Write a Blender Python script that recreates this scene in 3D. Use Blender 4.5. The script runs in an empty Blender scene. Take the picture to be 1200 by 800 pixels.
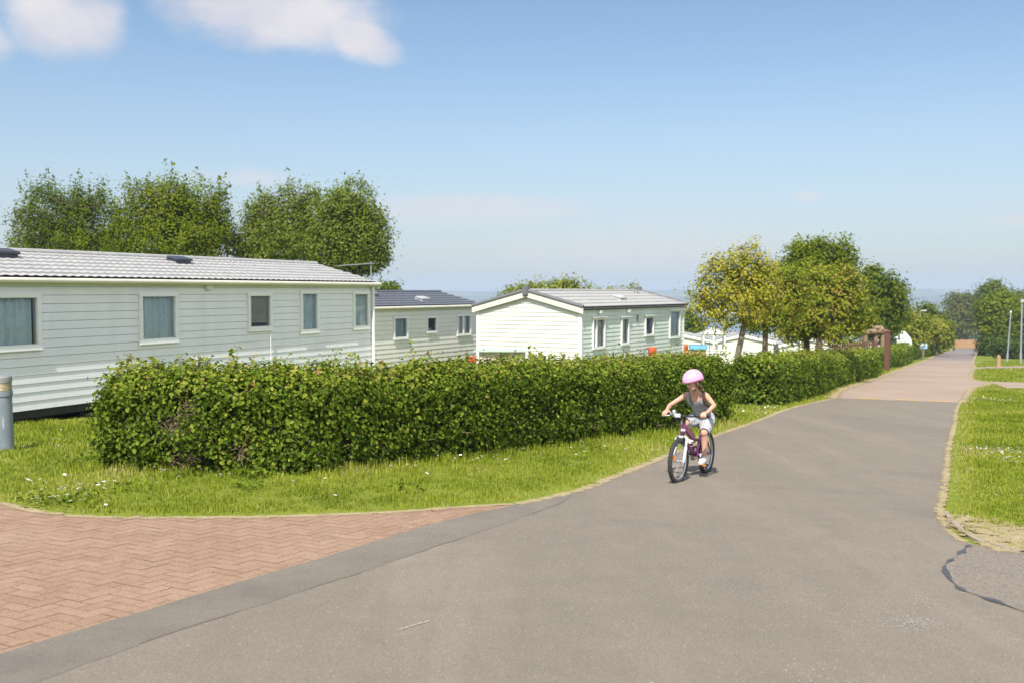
import bpy, bmesh, math, random
import numpy as np
from mathutils import Vector, Matrix, noise
R = math.radians
sc = bpy.context.scene
col = sc.collection

# ------------------------------------------------------------------ camera
FPX, HCAM = 1167.0, 1.65
PITCH = math.atan(59 / FPX)
cam_d = bpy.data.cameras.new('camera')
cam_d.sensor_fit = 'HORIZONTAL'
cam_d.sensor_width = 36.0
cam_d.lens = 36.0 * FPX / 1200.0
cam_d.clip_start = 0.1
cam_d.clip_end = 20000
cam_d.dof.use_dof = True
cam_d.dof.focus_distance = 11.3
cam_d.dof.aperture_fstop = 2.4
cam = bpy.data.objects.new('camera', cam_d)
col.objects.link(cam)
cam.location = (0, 0, HCAM)
cam.rotation_euler = (math.pi / 2 - PITCH, 0, 0)
sc.camera = cam

# ------------------------------------------------------------------ light
SUN_EL, SUN_AZ = R(52), R(194.5)          # azimuth clockwise from +Y
world = bpy.data.worlds.new('World')
sc.world = world
world.use_nodes = True
SKY_STRENGTH = 0.092
sun_d = bpy.data.lights.new('sun', 'SUN')
sun_d.energy = 3.7
sun_d.angle = R(0.53)
sun_d.color = (1.0, 0.945, 0.86)
sun = bpy.data.objects.new('sun', sun_d)
col.objects.link(sun)
to_sun = Vector((math.sin(SUN_AZ) * math.cos(SUN_EL), math.cos(SUN_AZ) * math.cos(SUN_EL), math.sin(SUN_EL)))
sun.rotation_euler = to_sun.to_track_quat('Z', 'Y').to_euler()
sun.location = (-20, -40, 60)
sc.view_settings.view_transform = 'Standard'
sc.view_settings.look = 'None'
sc.view_settings.gamma = 1.0
sc.view_settings.exposure = 0.85
sc.view_settings.use_curve_mapping = False
try:
    sc.cycles.use_denoising = True
    sc.cycles.max_bounces = 6
    sc.cycles.diffuse_bounces = 3
    sc.cycles.glossy_bounces = 3
    sc.cycles.transmission_bounces = 4
    sc.cycles.transparent_max_bounces = 8
    sc.cycles.volume_bounces = 0
except Exception:
    pass


class NT:
    """small helper for node trees"""
    def __init__(self, tree):
        self.t = tree
        self.n = tree.nodes
        self.l = tree.links

    def new(self, kind, **kw):
        n = self.n.new(kind)
        for k, v in kw.items():
            setattr(n, k, v)
        return n

    def put(self, sock, v):
        if v is None:
            return
        if isinstance(v, bpy.types.NodeSocket):
            self.l.new(v, sock)
        else:
            if isinstance(v, (tuple, list)) and len(v) == 3 and sock.type == 'RGBA':
                v = (*v, 1.0)
            sock.default_value = v

    def math(self, op, a, b=None, c=None, clamp=False):
        n = self.new('ShaderNodeMath', operation=op, use_clamp=clamp)
        for i, v in enumerate((a, b, c)):
            if v is not None:
                self.put(n.inputs[i], v)
        return n.outputs[0]

    def mix(self, f, a, b, kind='MIX'):
        n = self.new('ShaderNodeMix', data_type='RGBA', blend_type=kind)
        self.put(n.inputs[0], f)
        self.put(n.inputs[6], a)
        self.put(n.inputs[7], b)
        return n.outputs[2]

    def noise(self, vec, scale, detail=3, rough=0.55, dist=0.0):
        n = self.new('ShaderNodeTexNoise')
        self.put(n.inputs['Vector'], vec)
        n.inputs['Scale'].default_value = scale
        n.inputs['Detail'].default_value = detail
        n.inputs['Roughness'].default_value = rough
        n.inputs['Distortion'].default_value = dist
        return n.outputs['Fac']

    def ramp(self, f, stops, interp='LINEAR'):
        n = self.new('ShaderNodeValToRGB')
        self.put(n.inputs[0], f)
        e = n.color_ramp.elements
        n.color_ramp.interpolation = interp
        while len(e) < len(stops):
            e.new(0.5)
        for i, (p, c) in enumerate(stops):
            e[i].position = p
            e[i].color = (*c, 1) if len(c) == 3 else c
        return n.outputs[0]

    def smooth(self, v, a, b):
        n = self.new('ShaderNodeMapRange', interpolation_type='SMOOTHSTEP')
        self.put(n.inputs[0], v)
        n.inputs[1].default_value = a
        n.inputs[2].default_value = b
        return n.outputs[0]


# sky with clouds placed by direction (azimuth, elevation)
w = NT(world.node_tree)
w.n.clear()
sky = w.new('ShaderNodeTexSky', sky_type='NISHITA')
sky.sun_disc = False
sky.sun_elevation = SUN_EL
sky.sun_rotation = SUN_AZ
sky.altitude = 60
sky.air_density = 1.0
sky.dust_density = 0.9
sky.ozone_density = 1.6
tc = w.new('ShaderNodeTexCoord').outputs['Generated']
sep = w.new('ShaderNodeSeparateXYZ')
w.put(sep.inputs[0], tc)
az = w.math('ARCTAN2', sep.outputs[0], sep.outputs[1])
el = w.math('ARCSINE', sep.outputs[2])
comb = w.new('ShaderNodeCombineXYZ')
w.put(comb.inputs[0], az)
w.put(comb.inputs[1], w.math('MULTIPLY', el, 1.5))
dirv = comb.outputs[0]
n1 = w.noise(dirv, 6.5, 7, 0.56, 0.25)
n2 = w.noise(dirv, 26, 5, 0.6)


def cloud(a0, e0, ra, re, k=1.6, soft=0.55, off=0.0, tilt=0.0):
    da = w.math('SUBTRACT', az, R(a0))
    de = w.math('SUBTRACT', w.math('SUBTRACT', el, R(e0)), w.math('MULTIPLY', da, tilt))
    d = w.math('ADD', w.math('POWER', w.math('ABSOLUTE', w.math('DIVIDE', da, R(ra))), 2.0),
               w.math('POWER', w.math('ABSOLUTE', w.math('DIVIDE', de, R(re))), 2.0))
    v = w.math('SUBTRACT', 1.0 + off, d)
    v = w.math('ADD', v, w.math('MULTIPLY', w.math('SUBTRACT', n1, 0.5), k))
    v = w.math('ADD', v, w.math('MULTIPLY', w.math('SUBTRACT', n2, 0.5), k * 0.6))
    return w.smooth(v, 0.0, soft)


def union(*ms):
    m = ms[0]
    for x in ms[1:]:
        m = w.math('MAXIMUM', m, x)
    return m


big = union(cloud(-13.4, 15.0, 6.0, 2.1, 2.4, 1.5, 0.5), cloud(-8.7, 13.9, 2.7, 1.3, 1.8, 1.3, 0.3, -0.3), cloud(-24.0, 14.0, 3.0, 2.1, 2.2, 1.5, 0.5), cloud(-18.2, 15.2, 2.2, 1.0, 2.6, 2.0, 0.1),
            cloud(-28.0, 12.6, 2.0, 2.0, 2.2, 1.7, 0.2), cloud(-19.5, 16.8, 7, 1.5, 2.2, 1.7, 0.3))
# more cloud out of the frame so that the sky carries on
big = union(big, cloud(52, 24, 13, 5, 3.2, 0.9), cloud(-56, 20, 14, 6, 3.2, 0.9))
# extra-bright clouds added out of view behind the camera to lift the fill light
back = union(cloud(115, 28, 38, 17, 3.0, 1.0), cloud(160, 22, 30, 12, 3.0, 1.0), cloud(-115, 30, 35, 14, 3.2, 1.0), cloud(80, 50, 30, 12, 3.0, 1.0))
low = union(cloud(-2.5, 4.6, 8.0, 1.2, 1.8, 1.6, 0.15), cloud(16.3, 5.1, 1.3, 0.40, 2.2, 1.0), cloud(28.5, 3.6, 4.5, 0.5, 1.2, 1.2),
            cloud(-15.0, 6.2, 4.0, 0.7, 1.5, 1.6, -0.15), cloud(7, 2.3, 14.0, 2.2, 1.3, 1.8, -0.05))
skyc = w.mix(1.0, sky.outputs[0], (0.84, 0.885, 0.89), 'MULTIPLY')
haze_band = w.smooth(el, 0.26, -0.03)
c1 = w.mix(w.math('MULTIPLY', haze_band, 0.65), skyc, (3.25, 3.5, 4.15))
c2 = w.mix(w.math('MULTIPLY', low, 0.8), c1, (4.75, 4.6, 4.85))
shade = w.ramp(w.noise(dirv, 9, 4, 0.5), [(0.35, (4.1, 4.05, 4.5)), (0.65, (5.5, 5.15, 5.2))])
c3 = w.mix(w.math('MULTIPLY', big, 0.86), c2, shade)
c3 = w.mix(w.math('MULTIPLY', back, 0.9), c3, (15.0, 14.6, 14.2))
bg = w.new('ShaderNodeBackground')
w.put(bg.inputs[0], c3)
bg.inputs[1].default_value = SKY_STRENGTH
wo = w.new('ShaderNodeOutputWorld')
w.l.new(bg.outputs[0], wo.inputs[0])

# ------------------------------------------------------------------ terrain maths
GX, GY = -0.019, -0.0419
SEA = -60.0


def gz(x, y):
    return GX * x + GY * y


def pt(px, py, Y):
    """a point at depth Y on the sight line of a photo pixel (used to read sizes off the photo)"""
    cp, sp = math.cos(PITCH), math.sin(PITCH)
    u = -(py - 400) / FPX
    d = Vector(((px - 600) / FPX, cp + u * sp, -sp + u * cp))
    return Vector((0, 0, HCAM)) + d * (Y / d.y)


# ------------------------------------------------------------------ materials
def material(name):
    m = bpy.data.materials.new(name)
    m.use_nodes = True
    t = NT(m.node_tree)
    t.n.clear()
    out = t.new('ShaderNodeOutputMaterial')
    b = t.new('ShaderNodeBsdfPrincipled')
    t.l.new(b.outputs[0], out.inputs[0])
    return m, t, b, out


def plain(name, c, rough=0.5, var=0.08, scale=6.0, spec=0.4, metal=0.0, bump=0.0, bscale=60.0, stretch=None, c2=None, dirt=0.0):
    m, t, b, out = material(name)
    co = t.new('ShaderNodeTexCoord').outputs['Object']
    if stretch:
        mp = t.new('ShaderNodeMapping')
        t.put(mp.inputs[0], co)
        mp.inputs[3].default_value = stretch
        co = mp.outputs[0]
    f = t.noise(co, scale, 5, 0.6)
    lo = tuple(v * (1 - var) for v in c)
    hi = c2 if c2 else tuple(min(1, v * (1 + var)) for v in c)
    cc = t.ramp(f, [(0.3, lo), (0.7, hi)])
    if dirt:
        g = t.noise(co, scale * 0.35, 6, 0.7)
        cc = t.mix(t.math('MULTIPLY', t.smooth(g, 0.5, 0.75), dirt), cc, tuple(v * 0.45 for v in c))
    t.put(b.inputs['Base Color'], cc)
    t.put(b.inputs['Roughness'], t.math('ADD', t.math('MULTIPLY', f, 0.15), rough - 0.07))
    b.inputs['Specular IOR Level'].default_value = spec
    b.inputs['Metallic'].default_value = metal
    if bump:
        bn = t.new('ShaderNodeBump')
        bn.inputs['Strength'].default_value = bump
        bn.inputs['Distance'].default_value = 0.01
        t.put(bn.inputs['Height'], t.noise(co, bscale, 4, 0.6))
        t.l.new(bn.outputs[0], b.inputs['Normal'])
    return m


def foliage(name, stops, trans=0.3, rough=0.6, spec=0.35, scale=1.2, shift=0.25):
    """leaf colours picked leaf by leaf (attribute tint), patches by noise"""
    m, t, b, out = material(name)
    at = t.new('ShaderNodeAttribute', attribute_name='tint')
    co = t.new('ShaderNodeTexCoord').outputs['Object']
    nz = t.noise(co, scale, 3, 0.5)
    f = t.math('ADD', at.outputs['Fac'], t.math('MULTIPLY', t.math('SUBTRACT', nz, 0.5), shift * 2), clamp=True)
    cc = t.ramp(f, stops)
    t.put(b.inputs['Base Color'], cc)
    b.inputs['Roughness'].default_value = rough
    b.inputs['Specular IOR Level'].default_value = spec * 0.4
    tr = t.new('ShaderNodeBsdfTranslucent')
    t.put(tr.inputs[0], t.mix(0.5, cc, (0.20, 0.30, 0.02)))
    ms = t.new('ShaderNodeMixShader')
    ms.inputs[0].default_value = trans
    t.l.new(b.outputs[0], ms.inputs[1])
    t.l.new(tr.outputs[0], ms.inputs[2])
    t.l.new(ms.outputs[0], out.inputs[0])
    return m


def glass(name, tint=(0.9, 0.95, 0.95), refl=1.0):
    m, t, b, out = material(name)
    t.n.remove(b)
    tr = t.new('ShaderNodeBsdfTransparent')
    tr.inputs[0].default_value = (*tint, 1)
    gl = t.new('ShaderNodeBsdfGlossy')
    gl.inputs['Roughness'].default_value = 0.02
    fr = t.new('ShaderNodeFresnel')
    fr.inputs[0].default_value = 1.55
    ms = t.new('ShaderNodeMixShader')
    t.put(ms.inputs[0], t.math('MULTIPLY', fr.outputs[0], refl, clamp=True))
    t.l.new(tr.outputs[0], ms.inputs[1])
    t.l.new(gl.outputs[0], ms.inputs[2])
    t.l.new(ms.outputs[0], out.inputs[0])
    return m


# ------------------------------------------------------------------ mesh helpers
def tag(o, label=None, cat=None, group=None, kind=None):
    if label:
        o['label'] = label
    if cat:
        o['category'] = cat
    if group:
        o['group'] = group
    if kind:
        o['kind'] = kind
    return o


def thing(name, label, cat, loc=(0, 0, 0), rz=0.0, group=None):
    o = bpy.data.objects.new(name, None)
    o.empty_display_size = 0.2
    col.objects.link(o)
    o.location = loc
    o.rotation_euler = (0, 0, rz)
    return tag(o, label, cat, group)


class MB:
    def __init__(self):
        self.v, self.f, self.m = [], [], []

    def add(self, vs, fs, mi=0):
        k = len(self.v)
        self.v.extend([tuple(v) for v in vs])
        for f in fs:
            self.f.append([i + k for i in f])
            self.m.append(mi)
        return self

    def box(self, x0, x1, y0, y1, z0, z1, mi=0, ch=0.0):
        if ch <= 0:
            vs = [(x, y, z) for z in (z0, z1) for y in (y0, y1) for x in (x0, x1)]
            return self.add(vs, [(0, 2, 3, 1), (4, 5, 7, 6), (0, 1, 5, 4), (2, 6, 7, 3), (0, 4, 6, 2), (1, 3, 7, 5)], mi)
        bm = bmesh.new()
        bmesh.ops.create_cube(bm, size=1)
        for v in bm.verts:
            v.co = Vector(((x0 + x1) / 2 + v.co.x * (x1 - x0), (y0 + y1) / 2 + v.co.y * (y1 - y0), (z0 + z1) / 2 + v.co.z * (z1 - z0)))
        bmesh.ops.bevel(bm, geom=bm.edges[:], offset=ch, segments=2, affect='EDGES')
        bm.verts.index_update()
        self.add([v.co[:] for v in bm.verts], [[v.index for v in f.verts] for f in bm.faces], mi)
        bm.free()
        return self

    def tube(self, path, rad, n=8, mi=0, caps=True, sx=1.0, side=None, closed=False, dome=False):
        path = [Vector(p) for p in path]
        if not hasattr(rad, '__len__'):
            rad = [rad] * len(path)
        rad = list(rad)
        sxs = list(sx) if hasattr(sx, '__len__') else [sx] * len(path)
        if dome:
            t0 = (path[0] - path[1]).normalized()
            t1 = (path[-1] - path[-2]).normalized()
            A, ra, sa, B, rb, sb = [], [], [], [], [], []
            for a in (80, 50, 25):
                A.append(path[0] + t0 * rad[0] * math.sin(R(a))); ra.append(rad[0] * math.cos(R(a))); sa.append(sxs[0])
            for a in (25, 50, 80):
                B.append(path[-1] + t1 * rad[-1] * math.sin(R(a))); rb.append(rad[-1] * math.cos(R(a))); sb.append(sxs[-1])
            path = A + path + B
            rad = ra + rad + rb
            sxs = sa + sxs + sb
        up = Vector(side) if side else None
        rings = []
        prev = None
        N = len(path)
        for i, p in enumerate(path):
            if closed:
                t = path[(i + 1) % N] - path[i - 1]
            else:
                t = path[min(i + 1, N - 1)] - path[max(i - 1, 0)]
            if t.length < 1e-9:
                t = Vector((0, 0, 1))
            t.normalize()
            if up is not None:
                a = (up - t * up.dot(t)).normalized()
            elif prev is None:
                h = Vector((0, 0, 1)) if abs(t.z) < 0.9 else Vector((1, 0, 0))
                a = t.cross(h).normalized()
            else:
                a = (prev - t * prev.dot(t)).normalized()
            prev = a
            b = t.cross(a)
            rings.append([p + a * (rad[i] * sxs[i] * math.cos(2 * math.pi * j / n)) + b * (rad[i] * math.sin(2 * math.pi * j / n)) for j in range(n)])
        vs = [v for r in rings for v in r]
        fs = []
        M = N if closed else N - 1
        for i in range(M):
            k0, k1 = i * n, ((i + 1) % N) * n
            for j in range(n):
                j2 = (j + 1) % n
                fs.append((k0 + j, k0 + j2, k1 + j2, k1 + j))
        if caps and not closed:
            fs.append(tuple(range(n))[::-1])
            fs.append(tuple((N - 1) * n + j for j in range(n)))
        return self.add(vs, fs, mi)

    def ring(self, c, axis, Rr, r, n=40, m=8, mi=0, sx=1.0):
        axis = Vector(axis).normalized()
        h = Vector((0, 0, 1)) if abs(axis.z) < 0.9 else Vector((1, 0, 0))
        a = axis.cross(h).normalized()
        b = axis.cross(a)
        c = Vector(c)
        return self.tube([c + (a * math.cos(2 * math.pi * i / n) + b * math.sin(2 * math.pi * i / n)) * Rr for i in range(n)], r, m, mi, closed=True, side=axis, sx=sx)

    def ball(self, c, r, seg=16, rings=10, mi=0, rot=None):
        c = Vector(c)
        if not hasattr(r, '__len__'):
            r = (r, r, r)
        vs = []
        for i in range(rings + 1):
            th = math.pi * i / rings
            s = max(math.sin(th), 0.02)
            for j in range(seg):
                ph = 2 * math.pi * j / seg
                p = Vector((r[0] * s * math.cos(ph), r[1] * s * math.sin(ph), r[2] * math.cos(th)))
                if rot:
                    p = rot @ p
                vs.append(c + p)
        fs = []
        for i in range(rings):
            for j in range(seg):
                j2 = (j + 1) % seg
                fs.append((i * seg + j, (i + 1) * seg + j, (i + 1) * seg + j2, i * seg + j2))
        fs.append(tuple(range(seg)))
        fs.append(tuple(rings * seg + j for j in range(seg))[::-1])
        return self.add(vs, fs, mi)

    def lathe(self, prof, c=(0, 0, 0), n=24, mi=0):
        vs = []
        for r, z in prof:
            for j in range(n):
                a = 2 * math.pi * j / n
                vs.append((c[0] + r * math.cos(a), c[1] + r * math.sin(a), c[2] + z))
        fs = []
        for i in range(len(prof) - 1):
            for j in range(n):
                j2 = (j + 1) % n
                fs.append((i * n + j, i * n + j2, (i + 1) * n + j2, (i + 1) * n + j))
        if prof[0][0] > 1e-4:
            fs.append(tuple(range(n))[::-1])
        if prof[-1][0] > 1e-4:
            fs.append(tuple((len(prof) - 1) * n + j for j in range(n)))
        return self.add(vs, fs, mi)

    def sheet(self, poly, dz):
        """flat polygon that lies on the sloping ground"""
        vs = [(x, y, gz(x, y) + dz) for x, y in poly]
        return self.add(vs, [tuple(range(len(vs)))])

    def build(self, name, mats, parent=None, smooth=False, loc=None):
        me = bpy.data.meshes.new(name)
        me.from_pydata(self.v, [], self.f)
        for m in (mats if isinstance(mats, (list, tuple)) else [mats]):
            me.materials.append(m)
        me.polygons.foreach_set('material_index', self.m)
        if smooth:
            me.polygons.foreach_set('use_smooth', [True] * len(self.f))
        me.validate()
        me.update()
        o = bpy.data.objects.new(name, me)
        col.objects.link(o)
        if parent:
            o.parent = parent
        if loc:
            o.location = loc
        return o


def raw_mesh(name, co, idx, k, mats, tint=None, parent=None, smooth=False):
    """mesh of many equal faces (k corners each) from numpy arrays"""
    me = bpy.data.meshes.new(name)
    nv, nf = len(co), len(idx)
    me.vertices.add(nv)
    me.vertices.foreach_set('co', np.asarray(co, dtype=np.float32).ravel())
    me.loops.add(nf * k)
    me.loops.foreach_set('vertex_index', np.asarray(idx, dtype=np.int32).ravel())
    me.polygons.add(nf)
    me.polygons.foreach_set('loop_start', np.arange(0, nf * k, k, dtype=np.int32))
    try:
        me.polygons.foreach_set('loop_total', np.full(nf, k, dtype=np.int32))
    except Exception:
        pass
    for m in (mats if isinstance(mats, (list, tuple)) else [mats]):
        me.materials.append(m)
    if tint is not None:
        a = me.attributes.new('tint', 'FLOAT', 'FACE')
        a.data.foreach_set('value', np.asarray(tint, dtype=np.float32))
    me.update(calc_edges=True)
    me.validate()
    o = bpy.data.objects.new(name, me)
    col.objects.link(o)
    if parent:
        o.parent = parent
    return o


def unit(a):
    return a / np.maximum(np.linalg.norm(a, axis=1, keepdims=True), 1e-9)


def leaves(name, pos, nrm, size, tint, mats, parent=None, rng=None, wid=0.62, fold=0.25, round_leaf=False):
    N = len(pos)
    nrm = unit(nrm)
    t = unit(np.cross(nrm, unit(rng.normal(size=(N, 3)))))
    b = np.cross(nrm, t)
    s = size[:, None]
    hw = s * wid * 0.5
    up = nrm * s * fold
    if round_leaf:
        P = [pos - t * s * .5, pos - t * s * .2 + b * hw + up * .6, pos + t * s * .18 + b * hw * .9 + up * .6, pos + t * s * .5 - up * .5,
             pos + t * s * .18 - b * hw * .9 + up * .6, pos - t * s * .2 - b * hw + up * .6]
        co = np.stack(P, 1).reshape(-1, 3)
        base = (np.arange(N) * 6)[:, None]
        idx = np.concatenate([base + np.array([[0, 1, 2, 3]]), base + np.array([[0, 3, 4, 5]])], 1).reshape(-1, 4)
        return raw_mesh(name, co, idx, 4, mats, np.repeat(tint, 2), parent)
    P = [pos - t * s * .5, pos + b * hw + up * .5, pos + t * s * .5, pos - b * hw + up * .5]
    co = np.stack(P, 1).reshape(-1, 3)
    base = (np.arange(N) * 4)[:, None]
    idx = np.concatenate([base + np.array([[0, 1, 2]]), base + np.array([[0, 2, 3]])], 1).reshape(-1, 3)
    return raw_mesh(name, co, idx, 3, mats, np.repeat(tint, 2), parent)


def inside(poly, x, y):
    """vectorised point in polygon"""
    x = np.asarray(x); y = np.asarray(y)
    r = np.zeros(x.shape, bool)
    n = len(poly)
    for i in range(n):
        x0, y0 = poly[i]
        x1, y1 = poly[(i + 1) % n]
        c = ((y0 > y) != (y1 > y)) & (x < (x1 - x0) * (y - y0) / ((y1 - y0) if y1 != y0 else 1e-9) + x0)
        r ^= c
    return r


def smooth_line(pts, k=4):
    """Catmull-Rom through 2-D points"""
    out = []
    P = [Vector((*p, 0)) for p in pts]
    for i in range(len(P) - 1):
        a, b, c, d = P[max(i - 1, 0)], P[i], P[i + 1], P[min(i + 2, len(P) - 1)]
        for j in range(k):
            t = j / k
            q = 0.5 * ((2 * b) + (c - a) * t + (2 * a - 5 * b + 4 * c - d) * t * t + (3 * b - a - 3 * c + d) * t ** 3)
            out.append((q.x, q.y))
    out.append(tuple(pts[-1]))
    return out


def offset_line(line, d, rng=None, jit=0.0):
    out = []
    for i, p in enumerate(line):
        a = Vector(line[max(i - 1, 0)])
        b = Vector(line[min(i + 1, len(line) - 1)])
        t = (b - a).normalized()
        n = Vector((-t.y, t.x))
        dd = d + (rng.uniform(-jit, jit) if rng else 0)
        out.append((p[0] + n.x * dd, p[1] + n.y * dd))
    return out


def strip(mb, la, lb, dz):
    vs = []
    for (a, b) in zip(la, lb):
        vs.append((a[0], a[1], gz(*a) + dz))
        vs.append((b[0], b[1], gz(*b) + dz))
    mb.add(vs, [(2 * i, 2 * i + 1, 2 * i + 3, 2 * i + 2) for i in range(len(la) - 1)])
# ================================================================== SETTING
def ground_h(x, y):
    base = GX * x + GY * y
    d = 0.413 * x + 0.911 * y
    r = math.hypot(x, y)
    if d < -30:
        base = min(base, 1.4)
    z = max(base, SEA - 6)
    if r > 2600:
        az_ = math.atan2(x, y)
        n_ = noise.fractal(Vector((x / 900, y / 900, 3.1)), 1.0, 2.0, 4)
        n2_ = noise.fractal(Vector((x / 260, y / 260, 7.7)), 1.0, 2.0, 3)
        f = min(1, max(0, (r - 2600) / 200))
        low = SEA + 3 + 5 * n2_
        rise = max(0, min(1, (r - 2950) / 1900)) ** 1.1
        z = z * (1 - f) + f * (low + rise * (60 + 24 * n_ + 5 * n2_))
    return z


def make_ground():
    radii = [0, 3, 6, 10, 16, 25, 40, 60, 90, 130, 200, 300, 450, 650, 900, 1150, 1300, 1450, 1700, 2100, 2500, 2580, 2620, 2680, 2740, 2800,
             2860, 2920, 2980, 3050, 3130, 3220, 3320, 3430, 3550, 3680, 3820, 3970, 4130, 4300, 4480, 4680, 4900, 5150, 5450]
    nseg = 240
    vs = [(0, 0, 0)]
    fs = []
    for r in radii[1:]:
        for j in range(nseg):
            a = 2 * math.pi * j / nseg
            x, y = r * math.sin(a), r * math.cos(a)
            vs.append((x, y, ground_h(x, y)))
    for j in range(nseg):
        fs.append((0, 1 + (j + 1) % nseg, 1 + j))
    for i in range(len(radii) - 2):
        for j in range(nseg):
            j2 = (j + 1) % nseg
            a, b = 1 + i * nseg, 1 + (i + 1) * nseg
            fs.append((a + j, a + j2, b + j2, b + j))
    mb = MB().add(vs, fs)
    m, t, b, out = material('meadow')
    geo = t.new('ShaderNodeNewGeometry').outputs['Position']
    sp = t.new('ShaderNodeSeparateXYZ')
    t.put(sp.inputs[0], geo)
    n_f = t.noise(geo, 9.0, 6, 0.65)
    n_m = t.noise(geo, 0.9, 4, 0.6)
    c = t.ramp(n_f, [(0.25, (0.09, 0.11, 0.012)), (0.5, (0.16, 0.20, 0.022)), (0.75, (0.25, 0.255, 0.05))])
    c = t.mix(t.smooth(n_m, 0.45, 0.7), c, (0.20, 0.225, 0.035))
    # beyond the bay: fields, woods and a town on the shore
    vor = t.new('ShaderNodeTexVoronoi')
    t.put(vor.inputs['Vector'], geo)
    vor.inputs['Scale'].default_value = 0.004
    hs = t.new('ShaderNodeSeparateColor')
    t.l.new(vor.outputs['Color'], hs.inputs[0])
    fields = t.ramp(hs.outputs[0], [(0.0, (0.04, 0.06, 0.035)), (0.35, (0.08, 0.12, 0.06)), (0.6, (0.2, 0.18, 0.11)), (0.8, (0.02, 0.035, 0.025)), (1.0, (0.11, 0.14, 0.07))], 'CONSTANT')
    far = t.smooth(t.math('POWER', t.math('ADD', t.math('POWER', sp.outputs[0], 2.0), t.math('POWER', sp.outputs[1], 2.0)), 0.5), 2450, 2550)
    c = t.mix(far, c, fields)
    t.put(b.inputs['Base Color'], c)
    b.inputs['Roughness'].default_value = 0.9
    b.inputs['Specular IOR Level'].default_value = 0.1
    bn = t.new('ShaderNodeBump')
    bn.inputs['Strength'].default_value = 0.6
    bn.inputs['Distance'].default_value = 0.03
    t.put(bn.inputs['Height'], n_f)
    t.l.new(bn.outputs[0], b.inputs['Normal'])
    o = mb.build('ground', m)
    tag(o, kind='structure')


make_ground()

# sea
mb = MB()
mb.add([(-5600, -200, SEA), (5600, -200, SEA), (5600, 5500, SEA), (-5600, 5500, SEA)], [(0, 1, 2, 3)])
m, t, b, out = material('sea_water')
b.inputs['Base Color'].default_value = (0.10, 0.16, 0.23, 1)
b.inputs['Roughness'].default_value = 0.35
bn = t.new('ShaderNodeBump')
bn.inputs['Strength'].default_value = 0.5
t.put(bn.inputs['Height'], t.noise(t.new('ShaderNodeNewGeometry').outputs['Position'], 0.25, 4))
t.l.new(bn.outputs[0], b.inputs['Normal'])
tag(mb.build('sea', m), kind='structure')

# the town on the far shore, a strip of pale houses nobody could count
rng = np.random.default_rng(5)
mb = MB()
for i in range(900):
    a = rng.uniform(R(-16), R(40))
    r = 2640 + rng.gamma(1.6, 90)
    x, y = r * math.sin(a), r * math.cos(a)
    z = ground_h(x, y)
    wd, dp, h = rng.uniform(8, 26), rng.uniform(8, 14), rng.uniform(5, 11)
    k = int(rng.integers(0, 4))
    mb.box(x - wd / 2, x + wd / 2, y - dp / 2, y + dp / 2, z - 3, z + h, k)
    mb.add([(x - wd / 2, y - dp / 2, z + h), (x + wd / 2, y - dp / 2, z + h), (x + wd / 2, y + dp / 2, z + h), (x - wd / 2, y + dp / 2, z + h),
            (x - wd / 2, y, z + h + 4), (x + wd / 2, y, z + h + 4)], [(0, 1, 5, 4), (2, 3, 4, 5), (0, 4, 3), (1, 2, 5)], 4 + k % 2)
town_m = [plain('render_white', (0.7, 0.68, 0.64)), plain('render_pink', (0.55, 0.42, 0.36)), plain('stone_house', (0.42, 0.36, 0.3)), plain('render_cream', (0.62, 0.56, 0.45)),
          plain('far_slate', (0.16, 0.15, 0.16)), plain('far_tile', (0.3, 0.13, 0.08))]
tag(mb.build('far_town', town_m), 'pale far town along the shore across the bay', 'town', kind='stuff')

# air
mb = MB().box(-5900, 5900, -3000, 5900, SEA - 8, 45)
hz, t, b, out = material('air')
t.n.remove(b)
pv = t.new('ShaderNodeVolumePrincipled')
pv.inputs['Color'].default_value = (0.70, 0.84, 1.0, 1)
pv.inputs['Density'].default_value = 0.00033
t.l.new(pv.outputs[0], out.inputs['Volume'])
tag(mb.build('haze', hz), kind='stuff')

# ------------------------------------------------------------------ road
ASPH_L = [(-2.54, 4.85), (-2.14, 5.60), (-1.75, 6.35), (-1.26, 7.26), (-0.92, 7.94), (-0.50, 8.68), (0.06, 9.44), (0.75, 10.39), (1.18, 11.37), (1.50, 12.07),
          (2.12, 13.48), (3.14, 15.84), (3.76, 17.19), (4.72, 19.2), (6.65, 23.41), (8.99, 27.57)]
BRICK_L = [(8.99, 27.57), (10.82, 32.42), (14.85, 40.77), (19.19, 50.18), (34.32, 82.45), (51.80, 120.78), (66.5, 152), (84, 190), (103.5, 234.0)]
ROAD_R = [(3.71, 8.05), (3.75, 8.44), (4.12, 9.50), (4.45, 10.22), (5.15, 11.74), (6.84, 15.49), (8.8, 19.7), (10.57, 23.58), (12.00, 26.56)]
BRICK_R = [(12.00, 26.56), (16.0, 34.6), (19.0, 39.6), (20.38, 44.19), (27.3, 58.9), (29.6, 63.6), (40.78, 87.94), (92.65, 197.68), (116.5, 248)]
GRASS_B = [(-9.0, 10.6), (-6.5, 9.75), (-5.4, 9.35), (-4.61, 8.95), (-4.23, 8.66), (-3.62, 8.42), (-2.94, 8.46), (-2.22, 8.56), (-1.53, 8.76), (-1.03, 8.95), (-0.54, 9.2), (-0.2, 9.36), (0.06, 9.46)]
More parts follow.
